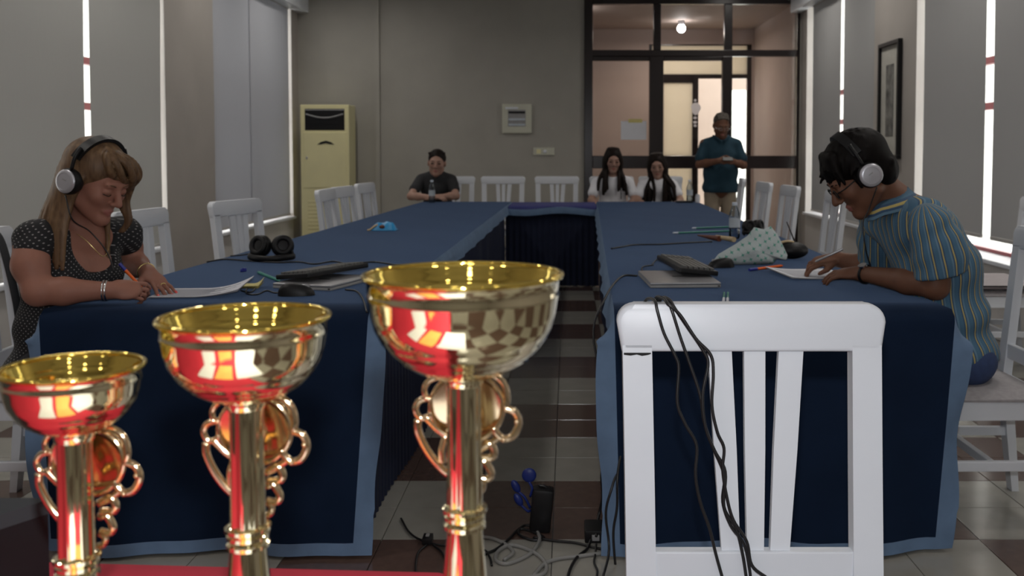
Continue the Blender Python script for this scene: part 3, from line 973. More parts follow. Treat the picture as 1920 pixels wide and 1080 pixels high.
# =================================================================== TABLES
ZT = 0.75
def lin(a, b, t):
    return a + (b - a) * t
def tablecloth(label, nearL, nearR, farL, farR, Yn, Yf, botL, botR, ph, over=0.075):
    """long cloth: small overhang with a pale border at the sides, full drop at the near end"""
    root = thing('tablecloth', label, 'tablecloth', ((nearL + nearR) / 2, (Yn + Yf) / 2, 0), group='blue cloths of the U-shaped table')
    nu, nf, nh = 34, 46, 40
    rows = []
    R_ = 0.02
    for j in range(nf + nh + 1):
        row = []
        if j <= nf:
            q = j / nf
            y = lin(Yf, Yn + R_, q)
            s = -1.0
        else:
            s = (j - nf) / nh * (ZT - 0.012)
            y = Yn
        tt = (y - Yn) / (Yf - Yn)
        xl, xr = lin(nearL, farL, tt), lin(nearR, farR, tt)
        for i in range(-3, nu + 4):
            u = min(max(i / nu, 0), 1)
            if s < 0:
                x = lin(xl, xr, u)
                z = ZT + 0.0012 * math.sin(x * 9 + y * 3.1 + ph) * math.sin(y * 4.3)
                yy = y
                if i < 0 or i > nu:
                    sg = -1 if i < 0 else 1
                    e = (-i if i < 0 else i - nu) / 3
                    wv = 0.006 * math.sin(y * 11 + ph) + 0.005 * math.sin(y * 23 + 2 * ph)
                    x += sg * (0.010 + 0.012 * e + wv * e)
                    z = ZT - 0.006 - over * e
            else:
                v = s / (ZT - 0.012)
                bl, br = lin(xl, botL, v), lin(xr, botR, v)
                x = lin(bl, br, u)
                z = ZT - s
                fold = (0.003 + 0.022 * v) * math.sin(x * 10.5 + ph) + 0.010 * v * math.sin(x * 24 + ph * 3)
                yy = Yn - 0.002 - 0.085 * v - 0.012 * min(1, s / 0.03) + fold
                if i < 0 or i > nu:
                    sg = -1 if i < 0 else 1
                    e = (-i if i < 0 else i - nu) / 3
                    ang = lin(1.45, 0.35, min(1, s / 0.10)) if s < 0.10 else 0.35 + 0.35 * math.sin(v * 9 + ph + sg)
                    wd = over * (1.0 if v < 0.85 else 0.92)
                    dip = max(0, 1 - s / 0.10)
                    x += sg * wd * e * math.cos(ang) * 0.8 + sg * 0.004
                    yy += wd * e * math.sin(ang) * 0.6
                    z -= wd * e * dip
                z = max(z, 0.006)
            row.append((x, yy, z))
        rows.append(row)
    W_ = nu + 7
    vs = [p for r in rows for p in r]
    top, bor, hem = [], [], []
    for j in range(len(rows) - 1):
        for i in range(W_ - 1):
            f = (j * W_ + i, j * W_ + i + 1, (j + 1) * W_ + i + 1, (j + 1) * W_ + i)
            if i < 3 or i >= W_ - 4 or j >= nf + nh - 2:
                bor.append(f)
            else:
                top.append(f)
    def sub(fs, nm, m):
        used = sorted({i for f in fs for i in f})
        mp = {a: b for b, a in enumerate(used)}
        b = B()
        b.add([vs[i] for i in used], [tuple(mp[i] for i in f) for f in fs])
        return b.build(nm, m, root, smooth=180)
    sub(top, 'cloth', 'navy')
    sub(bor, 'border', 'border')
    return root
TL = tablecloth('blue cloth with pale border on the left long table', -1.66, -0.625, -1.43, -0.555, 3.0, 9.45, -1.60, -0.66, 0.4)
TR = tablecloth('blue cloth with pale border on the right long table behind the white chair', 0.145, 1.215, 0.285, 1.275, 3.0, 9.45, 0.16, 1.14, 2.1)

def skirt(label, pts, name='table_skirt', pitch=0.055, amp=0.014, z1=0.735):
    """pleated skirt hanging along a path"""
    P = []
    for a, b in zip(pts[:-1], pts[1:]):
        a, b = Vector(a), Vector(b)
        n = max(2, int((b - a).length / pitch * 4))
        d = (b - a).normalized()
        nn = Vector((-d.y, d.x))
        for k in range(n):
            s = (b - a).length * k / n
            P.append((a + d * s, nn, s))
    P.append((Vector(pts[-1]), nn, (b - a).length))
    vs, fs = [], []
    zs = (z1, z1 - 0.05, 0.5, 0.25, 0.006)
    for (p, nn, s) in P:
        for q, z in enumerate(zs):
            am = amp * (0.25, 0.6, 1, 1.1, 1.25)[q]
            o = am * math.sin(2 * PI * s / pitch + 0.8 * math.sin(s * 3.7)) + 0.008 * math.sin(s * 5) * (q / 4)
            vs.append((p.x + nn.x * o, p.y + nn.y * o, z))
    m = len(zs)
    for i in range(len(P) - 1):
        for q in range(m - 1):
            fs.append((i * m + q, i * m + q + 1, (i + 1) * m + q + 1, (i + 1) * m + q))
    b = B()
    b.add(vs, fs)
    o = b.build(name, 'skirt', smooth=180)
    return tag(o, label, 'table skirt', 'dark pleated table skirts')
skirt('dark pleated skirt along the inner side of the left table', [(-0.665, 3.06), (-0.585, 8.74)])
skirt('dark pleated skirt along the inner side of the right table', [(0.185, 3.06), (0.305, 8.74)])
skirt('dark pleated skirt closing the front of the far cross table', [(-0.575, 8.82), (0.285, 8.82)])
skirt('dark pleated skirt along the outer side of the left table', [(-1.60, 3.08), (-1.40, 9.4)], pitch=0.09)
skirt('dark pleated skirt along the outer side of the right table', [(1.16, 3.08), (1.235, 9.4)], pitch=0.09)
# cross table cloth between the two long tables
root = thing('tablecloth', 'violet-blue cloth with pale front border on the far cross table', 'tablecloth', (-0.14, 8.9, 0), group='blue cloths of the U-shaped table')
xa, xb = -0.545, 0.262
vs, fs = [], []
n = 24
rows = [(9.45, ZT - 0.004), (9.0, ZT - 0.004), (8.78, ZT - 0.004), (8.76, ZT - 0.010), (8.753, ZT - 0.022)]
rows2 = [(8.752, ZT - 0.023), (8.746, ZT - 0.055), (8.748, ZT - 0.082)]
def strip(rows, nm, m, am):
    vs, fs = [], []
    for q, (y, z) in enumerate(rows):
        for i in range(n + 1):
            u = i / n
            sag = -0.012 * math.sin(u * PI * 2.3 + 0.4) * am
            vs.append((lin(xa, xb, u), y + (0.008 * math.sin(u * 17) if z < ZT - 0.015 else 0), z + (sag if z < ZT - 0.015 else 0)))
    for q in range(len(rows) - 1):
        for i in range(n):
            a = q * (n + 1) + i
            fs.append((a, a + 1, a + n + 2, a + n + 1))
    b = B()
    b.add(vs, fs)
    b.build(nm, m, root, smooth=180)
strip(rows, 'cloth', 'violet', 1)
strip(rows2, 'border', 'border', 1)
# red table in the foreground
rt = thing('red_tablecloth', 'red cloth on the foreground table under the trophies', 'tablecloth', (-0.75, 0.6, 0))
e1, e2 = on(150, 1056, ZT), on(905, 1076, ZT)
dr = (e2 - e1).normalized()
nr = Vector((-dr.y, dr.x, 0))
cR = e1 + dr * 0.44
def RT(u, v, z=0.0):
    p = cR - dr * u - nr * v
    return Vector((p.x, p.y, ZT + z))
vs, fs = [], []
nu = 24
ring = []
for k in range(nu):
    ring.append((1.7 * k / nu, 0))
for k in range(nu):
    ring.append((1.7, 0.95 * k / nu))
for k in range(nu):
    ring.append((1.7 - 1.7 * k / nu, 0.95))
for k in range(nu):
    ring.append((0, 0.95 - 0.95 * k / nu))
m = len(ring)
zz = (0, -0.006, -0.05, -0.3, -0.74)
for q, z in enumerate(zz):
    for i, (u, v) in enumerate(ring):
        o = (0, 0.008, 0.012, 0.02, 0.03)[q] + (0, 0, 0.002, 0.012, 0.02)[q] * math.sin(i * 0.9)
        uu = u + (o if u > 1.69 else 0) - (o if u < 0.01 else 0)
        vv = v + (o if v > 0.94 else 0) - (o if v < 0.01 else 0)
        vs.append(RT(uu, vv, z))
fs.append(tuple(range(m)))
for q in range(len(zz) - 1):
    for i in range(m):
        fs.append((q * m + i, q * m + (i + 1) % m, (q + 1) * m + (i + 1) % m, (q + 1) * m + i))
b = B()
b.add(vs, fs)
b.build('cloth', 'red', rt, smooth=50)

# =================================================================== CHAIRS
CW = 0.475
def make_chair(label):
    t = thing('dining_chair', label, 'chair', (0, 0, 0), group='white wooden dining chairs')
    def P(z):     # lean of the back
        return -0.215 - max(0, z - 0.44) * 0.11 - max(0, 0.40 - z) * 0.10
    for s in (-1, 1):
        b = B()
        pts = [(0.0, 0.198), (0.2, 0.198), (0.44, 0.198), (0.70, 0.201), (0.905, 0.204)]
        vs, fs = [], []
        for z, xx in pts:
            x = s * xx
            for (dx, dy) in ((-0.026, -0.016), (0.026, -0.016), (0.026, 0.016), (-0.026, 0.016)):
                k = 0.8 if z == 0 else 1
                vs.append((x + dx * k, P(z) + dy * k, z))
        for i in range(len(pts) - 1):
            for k in range(4):
                fs.append((i * 4 + k, i * 4 + (k + 1) % 4, i * 4 + 4 + (k + 1) % 4, i * 4 + 4 + k))
        fs += [(0, 1, 2, 3), tuple(16 + k for k in range(4))]
        b.add(vs, fs)
        b.build('back_post', 'white_paint', t, world=False)
        b = B()
        b.beam((s * 0.20, 0.19, 0), (s * 0.205, 0.185, 0.415), 0.04, 0.04, (0, 1, 0), 0.004)
        b.build('front_leg', 'white_paint', t, world=False)
        b = B()
        b.beam((s * 0.198, P(0.22) + 0.014, 0.22), (s * 0.203, 0.17, 0.22), 0.022, 0.032, (0, 0, 1), 0.003)
        b.build('side_stretcher', 'white_paint', t, world=False)
    # top rail with rounded corners
    poly = []
    zt, zb = 0.977, 0.893
    w1, w0 = 0.240, 0.231
    poly += [(-w0, zb), (w0, zb)]
    for a in range(0, 91, 15):
        r = 0.032
        poly.append((w1 - r + r * math.cos(math.radians(a)), zt - r + r * math.sin(math.radians(a))))
    for a in range(90, 181, 15):
        r = 0.032
        poly.append((-w1 + r + r * math.cos(math.radians(a)), zt - r + r * math.sin(math.radians(a))))
    bm = bmesh.new()
    n = len(poly)
    lean = lambda z: P(z)
    v1 = [bm.verts.new((p[0], lean(p[1]) - 0.020, p[1])) for p in poly]
    v2 = [bm.verts.new((p[0], lean(p[1]) + 0.016, p[1])) for p in poly]
    bm.faces.new(v1)
    bm.faces.new(v2[::-1])
    for i in range(n):
        bm.faces.new((v1[(i + 1) % n], v1[i], v2[i], v2[(i + 1) % n]))
    bmesh.ops.bevel(bm, geom=[e for e in bm.edges if abs(e.verts[0].co.x - e.verts[1].co.x) + abs(e.verts[0].co.z - e.verts[1].co.z) > 1e-4 and (e.verts[0].co.y - lean(e.verts[0].co.z)) * (e.verts[1].co.y - lean(e.verts[1].co.z)) > 0], offset=0.008, segments=3, affect='EDGES', profile=0.5)
    bm.verts.index_update()
    b = B()
    b.add([q.co.copy() for q in bm.verts], [[q.index for q in f.verts] for f in bm.faces])
    bm.free()
    b.build('top_rail', 'white_paint', t, smooth=40, world=False)
    b = B()
    b.beam((-0.174, P(0.52), 0.522), (0.174, P(0.52), 0.522), 0.024, 0.052, (0, 0, 1), 0.003)
    b.build('lower_rail', 'white_paint', t, world=False)
    for (xt, xb, w) in ((-0.071, -0.046, 0.044), (-0.006, -0.003, 0.038), (0.056, 0.040, 0.042)):
        b = B()
        vs = []
        for (z, x, ww) in ((0.545, xb, w * 0.78), (0.72, (xt + xb) / 2, w * 0.95), (0.895, xt, w)):
            for (dx, dy) in ((-ww / 2, -0.007), (ww / 2, -0.007), (ww / 2, 0.007), (-ww / 2, 0.007)):
                vs.append((x + dx, P(z) + dy, z))
        fs = [(i * 4 + k, i * 4 + (k + 1) % 4, i * 4 + 4 + (k + 1) % 4, i * 4 + 4 + k) for i in range(2) for k in range(4)] + [(0, 1, 2, 3), (8, 9, 10, 11)]
        b.add(vs, fs)
        b.build('slat', 'white_paint', t, world=False)
    for (a, c) in (((-0.198, 0.19), (0.198, 0.19)), ((-0.174, P(0.4) + 0.005), (0.174, P(0.4) + 0.005)), ((-0.198, -0.185), (-0.205, 0.165)), ((0.198, -0.185), (0.205, 0.165))):
        b = B()
        b.beam((a[0], a[1], 0.405), (c[0], c[1], 0.405), 0.024, 0.065, (0, 0, 1), 0.003)
        b.build('apron', 'white_paint', t, world=False)
    b = B()
    b.beam((-0.2, 0.0, 0.22), (0.2, 0.0, 0.22), 0.022, 0.03, (0, 0, 1), 0.003)
    b.build('cross_stretcher', 'white_paint', t, world=False)
    # upholstered seat
    bm = bmesh.new()
    bmesh.ops.create_grid(bm, x_segments=12, y_segments=12, size=1)
    top = []
    for q in bm.verts:
        e = max(abs(q.co.x), abs(q.co.y))
        f = (1 - e ** 4)
        w = 0.222 + 0.008 * (q.co.y * 0.5 + 0.5)
        top.append((q.co.x * w, -0.198 + (q.co.y + 1) / 2 * 0.415, 0.443 + 0.022 * f))
    bm.verts.index_update()
    b = B()
    b.add(top, [[q.index for q in f.verts] for f in bm.faces])
    bm.free()
    b.box((-0.224, -0.198, 0.436), (0.228, 0.217, 0.446), 0.002)
    b.build('seat', 'seat_fabric', t, smooth=60, world=False)
    return t
R90 = PI / 2
front_chair = make_chair('large white wooden chair in the right foreground with black cables over its top rail')
front_chair.location = (0.327, 1.44, 0)
front_chair.rotation_euler = (0, 0, PI)
cp = [(-0.228, 0.889), (-0.216, 0.8875), (-0.205, 0.8895), (-0.196, 0.887), (-0.186, 0.8885), (-0.180, 0.8905), (-0.180, 0.8925), (-0.228, 0.8925)]
xf = Matrix.Translation((0, -0.2472, 0)) @ Matrix.Rotation(PI / 2, 4, 'X')
B().prism([(-p[0], p[1]) for p in cp][::-1], 0.0012, xf).build('paint_chip', 'black', front_chair, world=False)
CH = [
    # x, y, facing angle (0 = facing +y), label
    (-1.77, 3.30, -R90 + 0.05, 'white wooden chair the woman with headphones sits on'),
    (-1.72, 4.42, -R90 - 0.10, 'white wooden chair directly behind the woman with headphones'),
    (-1.59, 5.28, -R90 - 0.25, 'white wooden chair alone in front of the left column'),
    (-1.46, 6.85, -R90 + 0.0, 'white chair left of the pair overlapping before the air conditioner'),
    (-1.46, 7.35, -R90 - 0.1, 'white chair overlapped by its neighbour before the air conditioner'),
    (-1.45, 8.10, -R90 - 0.1, 'white chair on the left side nearest the seated person in dark shirt'),
    (-1.24, 10.08, PI, 'white chair the person in the dark shirt sits on'),
    (-0.70, 10.08, PI, 'white chair behind the cross table, below and left of the fuse box'),
    (-0.12, 10.08, PI, 'white chair behind the cross table, below the switch plate'),
    (0.47, 10.08, PI, 'white chair under the girl with the fair face in white shirt'),
    (1.0, 10.1, PI + 0.0, 'white chair under the girl with very long dark hair'),
    (1.47, 9.62, R90 - 0.1, 'white chair just right of the standing man'),
    (1.45, 8.40, R90 + 0.05, 'white chair on the right side, first one right of the standing man\'s trousers'),
    (1.48, 7.55, R90 + 0.05, 'white chair on the right side with a small brown mark on its rail'),
    (1.56, 6.55, R90 + 0.0, 'white chair partly hidden by the face of the person in the striped shirt'),
    (1.39, 3.30, R90, 'white wooden chair the person in the striped shirt sits on'),
    (2.47, 5.55, R90, 'white chair by the right window with a pale cushion'),
]
for (x, y, a, lb) in CH:
    c = dup(front_chair, (x, y, 0), a, lb)
    for ch in list(c.children):
        if ch.name.startswith('paint_chip'):
            bpy.data.objects.remove(ch)

# =================================================================== TROPHIES
def trophy(label, px, yt, R, rim_py, bot_py, col_py):
    x = (px - VX) / F * yt
    zr, zb, zc = pt(px, rim_py, yt).z, pt(px, bot_py, yt).z, pt(px, col_py, yt).z
    base = ZT + 0.001
    t = thing('trophy', label, 'trophy', (x, yt, base), group='gold cup trophies on the red table')
    hb = zr - zb
    # outside of the bowl, top to bottom
    pr = [(1.0, 0.0), (1.005, -0.012), (0.992, -0.03), (0.975, -0.045), (0.968, -0.16), (0.975, -0.185), (0.965, -0.21), (0.94, -0.36), (0.90, -0.50), (0.83, -0.63), (0.81, -0.645), (0.805, -0.66), (0.70, -0.78), (0.685, -0.785), (0.675, -0.80), (0.52, -0.90), (0.36, -0.965), (0.20, -0.99), (0.165, -1.0)]
    out = [(r * R, zr + h * hb) for r, h in pr]
    B().lathe(out[::-1], (x, yt, 0), 56, caps=False).build('bowl', 'gold', t, smooth=50)
    inn = [(r_ * R, zr + h_ * hb) for r_, h_ in ((1.0, 0.010), (0.985, 0.012), (0.950, -0.035), (0.948, -0.060), (0.925, -0.085), (0.925, -0.115), (0.900, -0.14), (0.898, -0.18), (0.885, -0.20), (0.86, -0.27), (0.80, -0.45), (0.62, -0.76), (0.3, -0.93), (0.0, -0.95))]
    B().lathe(inn, (x, yt, 0), 56, caps=False).build('bowl_lining', 'goldin', t, smooth=50)
    rm = [Vector((x + R * math.cos(a), yt + R * math.sin(a), zr + 0.0005)) for a in [2 * PI * k / 72 for k in range(73)]]
    B().tube(rm, 0.0022, 8, cap=False).build('rim', 'goldin', t, smooth=180)
    # stem: collar under the bowl, fluted tube, beaded ring, flared foot
    sr = 0.0138
    B().lathe([(sr + 0.0015, zb - 0.006), (sr + 0.003, zb - 0.001), (sr + 0.0025, zb + 0.005)], (x, yt, 0), 28).build('neck', 'gold', t, smooth=50)
    vs, fs = [], []
    n = 40
    for q, z in enumerate((zc + 0.006, (zc + zb) / 2, zb - 0.004)):
        for k in range(n):
            a = 2 * PI * k / n
            r = sr * (1.04, 1.0, 1.0)[q] + 0.0010 * math.cos(8 * a)
            vs.append((x + r * math.cos(a), yt + r * math.sin(a), z))
    for q in range(2):
        for k in range(n):
            fs.append((q * n + k, q * n + (k + 1) % n, q * n + n + (k + 1) % n, q * n + n + k))
    b = B()
    b.add(vs, fs)
    b.build('stem', 'gold', t, smooth=180)
    prf = []
    for (r, h) in ((0.0150, -0.011), (0.0178, -0.0095), (0.0178, -0.0065), (0.0155, -0.0045), (0.0175, -0.002), (0.0175, 0.001), (0.0155, 0.003), (0.0190, 0.0045), (0.0190, 0.0075), (0.0150, 0.009)):
        prf.append((r, zc + h))
    B().lathe(prf, (x, yt, 0), 32).build('collar', 'gold', t, smooth=35)
    hf = zc - 0.01 - base
    ft = [(0.046, base + 0.042), (0.045, base + 0.050), (0.034, base + 0.06)]
    for k in range(11):
        v = k / 10
        ft.append((lin(0.0305, 0.0150, v ** 0.55), base + 0.062 + (hf - 0.062) * v))
    B().lathe(ft, (x, yt, 0), 36).build('foot', 'gold', t, smooth=40)
    B().box((x - 0.05, yt - 0.05, base), (x + 0.05, yt + 0.05, base + 0.042), 0.003).build('plinth', 'marble', t)
    # scrolled ornament behind the stem (from the photo, 1 unit = 1 mm)
    yo = yt + 0.021
    s = 0.000255 / 0.001
    def O(u, v):
        return Vector((x + (u - 470) * s * 0.001, yo, zb - 0.002 - (v - 430) * s * 0.001))
    rg = [O(470 + 122 * math.cos(a), 545 + 115 * math.sin(a)) for a in [2 * PI * k / 40 for k in range(41)]]
    orn = B().tube(rg, 0.0026, 8, cap=False).build('ornament_ring', 'goldp', t, smooth=180)
    vs = [O(470, 545) + Vector((0, 0.0012, 0))]
    for rr, dy in ((60, 0.002), (118, -0.0005)):
        for k in range(32):
            a = 2 * PI * k / 32
            p = O(470 + rr * math.cos(a), 545 + rr * 0.95 * math.sin(a))
            vs.append(p + Vector((0, dy - (p.z - O(470, 545).z) * 0.30, 0)))
    fs = [(0, 1 + k, 1 + (k + 1) % 32) for k in range(32)] + [(1 + k, 33 + k, 33 + (k + 1) % 32, 1 + (k + 1) % 32) for k in range(32)]
    vs2 = vs + [v + Vector((0, 0.003, 0)) for v in vs]
    fs2 = fs + [tuple(i + len(vs) for i in f)[::-1] for f in fs]
    b = B()
    b.add(vs2, fs2)
    b.build('medallion', 'goldp', t, smooth=60)
    curls = [
        ([(392, 440), (350, 448), (328, 475), (330, 505), (352, 512), (372, 492)], 0.0026),
        ([(352, 512), (312, 520), (296, 550), (312, 580), (340, 575), (350, 560)], 0.0028),
        ([(304, 585), (306, 630), (340, 700), (390, 760), (440, 790)], 0.0036),
        ([(330, 575), (372, 620), (420, 650), (440, 660)], 0.0034),
        ([(398, 640), (384, 690), (386, 735)], 0.0030),
        ([(520, 432), (560, 434), (594, 462), (606, 510), (600, 545)], 0.0034),
        ([(596, 545), (632, 560), (646, 598), (628, 640), (596, 652), (570, 632), (560, 610)], 0.0034),
        ([(588, 640), (560, 660), (530, 680), (505, 690)], 0.0030),
        ([(505, 690), (545, 668), (562, 695), (552, 716), (510, 718)], 0.0036),
        ([(505, 735), (530, 730), (552, 768), (540, 790), (508, 786)], 0.0034),
        ([(506, 790), (524, 805), (518, 830), (500, 838)], 0.0030),
    ]
    for cv, r in curls:
        B().tube(spline([O(*p) for p in cv], 6), r, 8).build('scroll', 'goldp', t, smooth=180)
    for p in ((335, 508), (640, 590), (596, 652), (515, 440)):
        B().ell(O(*p) - Vector((0, 0.003, 0)), (0.0024,) * 3, seg=10, rings=6).build('bead', 'goldp', t, smooth=180)
    return t
trophy('largest gold cup trophy, nearest the middle of the picture', 868, 0.80, 0.0822, 516, 708, 966)
trophy('middle-sized gold cup trophy between the other two', 455, 0.80, 0.0690, 596, 752, 1002)
trophy('smallest gold cup trophy at the left edge', 128, 0.80, 0.0555, 690, 812, 1058)
# papers lying on the red table in front of the cups (seen mirrored in them)
def flat_sheet(name, label, cat, c, wd, dp, rz, m, z, th=0.0012, group=None):
    xf = Matrix.Translation(Vector((c[0], c[1], z))) @ Matrix.Rotation(rz, 4, 'Z')
    o = B().box((-wd / 2, -dp / 2, 0), (wd / 2, dp / 2, th), 0, 0, xf).build(name, m)
    return tag(o, label, cat, group)
flat_sheet('certificate', 'white certificate sheet on the red table mirrored in the cups', 'paper', (-0.14, 0.44), 0.21, 0.30, 0.1, 'paper', ZT + 0.001)
flat_sheet('certificate', 'orange sheet on the red table mirrored in the cups', 'paper', (-0.36, 0.45), 0.15, 0.28, 0.05, 'orangepaper', ZT + 0.001)
flat_sheet('certificate', 'second white sheet on the red table mirrored in the cups', 'paper', (-0.55, 0.47), 0.16, 0.28, -0.1, 'paper', ZT + 0.001)
# dark box at the lower left
t = thing('dark_box', 'black box in the lower left corner on the red table', 'box', (-0.72, 0.98, ZT + 0.001))
bp_ = [(-1.10, 0.84), (-0.71, 0.84), (-0.578, 1.05), (-1.10, 1.05)]
B().prism(bp_, 0.096, Matrix.Translation((0, 0, ZT + 0.001))).build('box_body', 'black', t)
B().prism([(p[0] + (0.004 if p[0] > -1 else -0.004), p[1] + (0.004 if p[1] > 1 else -0.004)) for p in bp_], 0.016, Matrix.Translation((0, 0, ZT + 0.0975))).build('lid', 'darktee', t)

# =================================================================== CABLES
def cable(label, pts, r, m='blackcable', n=6, name='cable', group=None, seg=8):
    return tag(B().tube(spline(pts, n), r, seg).build(name, m, smooth=180), label, 'cable', group)
# four black cables over the top rail of the near chair
c4 = [
    [(195, 72), (225, 85), (250, 170), (290, 250), (305, 300), (300, 430), (330, 510), (372, 590), (368, 700), (385, 800), (420, 900), (445, 1000), (470, 1090)],
    [(240, 70), (280, 85), (310, 180), (345, 280), (385, 400), (400, 500), (430, 590), (475, 700), (470, 800), (500, 890), (550, 960), (570, 1050), (575, 1095)],
    [(250, 62), (290, 75), (340, 150), (400, 240), (415, 290), (395, 400), (405, 520), (440, 610), (480, 690), (475, 820), (520, 900), (545, 1000), (560, 1095)],
    [(230, 70), (265, 60), (310, 100), (370, 190), (425, 250), (435, 320), (430, 440), (450, 540), (475, 600), (470, 680), (485, 780), (510, 870), (560, 950), (580, 1040), (640, 1090)],
]
names4 = ['black cable hanging furthest left over the top rail of the near chair', 'black cable hanging second from the left over the near chair', 'black cable crossing the left slat of the near chair', 'black cable hanging furthest right over the top rail of the near chair']
for k, (c, nm) in enumerate(zip(c4, names4)):
    pts = []
    q0 = pt(1120 + c[0][0] / 2, 540 + c[0][1] / 2, 1.72)
    for (dy, dz) in ((0.035, -0.06), (0.04, -0.025)):
        pts.append(Vector((q0.x - 0.015 + 0.004 * k, 1.725 + dy * 0.6, 0.977 + dz)))
    pts.append(Vector((q0.x - 0.004, 1.728, 0.9815 + 0.001 * k)))
    pts.append(Vector((q0.x + 0.008, 1.702, 0.983 + 0.001 * k)))
    for (u, v) in c[1:]:
        yy = 1.69
        for _ in range(3):
            q_ = pt(1120 + u / 2, 540 + v / 2, yy)
            yy = 1.635 + 0.11 * (q_.z - 0.44) - 0.003 * k
        pts.append(q_)
    cable(nm, pts, 0.0029, group='black cables over the near chair')
# cords hanging at the inner corner of the right table
cable('black cord hanging down the left edge of the right cloth, outer one', [on(1195, 517, ZT + 0.004), on(1165, 519, ZT + 0.004), Vector((0.128, 3.28, 0.745)), Vector((0.085, 3.15, 0.62)), pt(1167, 835, 2.98), pt(1150, 905, 2.90), pt(1136, 960, 2.88), pt(1142, 1030, 2.86), on(1130, 1085, 0.006)], 0.004)
cable('black cord hanging down the left edge of the right cloth, inner one', [pt(1168, 830, 2.96), pt(1158, 890, 2.885), pt(1157, 950, 2.87), pt(1150, 1000, 2.86), pt(1155, 1075, 2.85)], 0.004)
# cords on the table tops
def tabcord(label, px, r=0.0035, z=0.004):
    return cable(label, [on(a, b, ZT + z) for a, b in px], r)
tabcord('black cord running across the left table past the headphones', [(388, 491), (420, 486), (465, 489), (520, 492), (560, 491), (590, 495), (625, 490), (655, 495), (700, 491), (745, 497), (800, 502)])
tabcord('black cord trailing from the left headphones to the table edge', [(432, 480), (455, 478), (475, 474)], 0.003)
tabcord('black cord running to the left keyboard', [(648, 543), (668, 546), (680, 560), (688, 585)], 0.0035)
tabcord('black cord crossing the right table to the water bottle', [(1146, 466), (1165, 463), (1190, 459), (1240, 458), (1290, 455), (1335, 453)], 0.004)
tabcord('black mouse cord between the right keyboard and mouse', [(1222, 497), (1232, 487), (1250, 491), (1262, 486), (1280, 493), (1305, 493), (1328, 498)], 0.003)
tabcord('looped black cord behind the right keyboard', [(1262, 520), (1222, 516), (1205, 508), (1206, 500), (1225, 497)], 0.003)
tabcord('tangled black cord beside the left mouse', [(452, 545), (470, 548), (478, 540), (466, 538), (462, 550), (482, 552), (500, 545), (515, 549), (530, 548)], 0.003)

# =================================================================== THINGS ON THE FLOOR
f = lambda px, py, z=0.006: on(px, py, z)
pb = f(1005, 995, 0)
t = thing('power_block', 'black power block standing on the floor with three blue socket caps', 'power block', (pb.x, pb.y, 0))
yb_ = pb.y
pw = [(1000, 905), (992, 985)]
xf = Matrix.Translation((pb.x + 0.012, yb_, 0.0)) @ Matrix.Rotation(0.09, 4, 'Y')
B().box((-0.035, -0.03, 0.002), (0.035, 0.03, 0.145), 0.012, 0, xf).build('body', 'black', t, smooth=40)
for (a, b_, rx, rz, tilt) in ((992, 891, 0.024, 0.024, 0), (967, 912, 0.013, 0.023, -0.5), (972, 937, 0.013, 0.023, -0.5)):
    p = pt(a, b_, yb_ - 0.01)
    ca, sa = math.cos(tilt), math.sin(tilt)
    axs = (Vector((ca, 0, -sa)), Vector((0, 1, 0)), Vector((sa, 0, ca)))
    cp_ = B().ell(p, (rx, 0.009, rz), axs, 18, 10).build('socket_cap', 'capblue', t, smooth=180)
    B().tube(spline([p - axs[2] * rz * 0.9, p - axs[2] * (rz + 0.02) + Vector((0.01, 0, 0)), pt(994, min(b_ + 40, 957), yb_)], 5), 0.0045, 6).build('cap_strap', 'capblue', cp_, smooth=180)
cable('black cord curling down the right side of the power block', [pt(1010, 910, yb_), pt(1024, 914, yb_), pt(1034, 940, yb_), pt(1030, 975, yb_), f(1020, 995)], 0.0045)
cable('black cord coiled at the foot of the power block', [f(1020, 992), f(985, 985), f(972, 1000), f(995, 1012), f(1020, 1010), f(1005, 1000), f(975, 992), f(955, 1010), f(930, 1030), f(905, 1040)], 0.0045)
cable('long black cord running right from the power block under the right table', [f(1000, 1008), f(1040, 1014), f(1080, 1018), f(1120, 1028), f(1150, 1030)], 0.0045)
cable('thick grey cable looped on the floor', [f(1004, 990), f(1012, 1010), f(1002, 1030), f(985, 1044), f(950, 1057), f(930, 1050), f(935, 1033), f(960, 1022), f(1000, 1035), f(1022, 1055), f(1020, 1075), f(980, 1085)], 0.0062, 'greycable')
cable('grey cable arching behind the big trophy', [f(900, 1006), f(925, 1010), f(950, 1022), f(962, 1036), f(945, 1050)], 0.0058, 'greycable')
cable('grey cable running right across the floor', [f(1000, 1080), f(1020, 1058), f(1045, 1048), f(1085, 1043), f(1130, 1037)], 0.0062, 'greycable')
cable('thin black cord from the left skirt to the inline switch', [f(752, 972), f(765, 995), f(780, 1008), f(800, 1016)], 0.0035)
cable('thin black cord running on right from the inline switch', [f(806, 1018), f(825, 1022), f(850, 1024), f(905, 1030), f(918, 1045), f(922, 1060)], 0.0035)
cable('thin black cord curving down left from the inline switch', [f(800, 1022), f(785, 1035), f(780, 1055), f(779, 1082)], 0.0035)
cable('thin black cord curving down right from the inline switch', [f(812, 1022), f(828, 1035), f(836, 1055), f(834, 1080)], 0.0035)
p = f(802, 1018, 0)
t = thing('inline_switch', 'small black inline cord switch on the floor', 'switch', (p.x, p.y, 0))
B().box((p.x - 0.016, p.y - 0.025, 0.001), (p.x + 0.016, p.y + 0.025, 0.024), 0.006).build('switch_body', 'black', t, smooth=40)
B().box((p.x - 0.006, p.y - 0.010, 0.0235), (p.x + 0.006, p.y + 0.010, 0.028), 0.002).build('rocker', 'greyplastic', t)
p = f(1116, 1008, 0)
t = thing('power_adapter', 'black power adapter on the floor beside the right table', 'adapter', (p.x, p.y, 0))
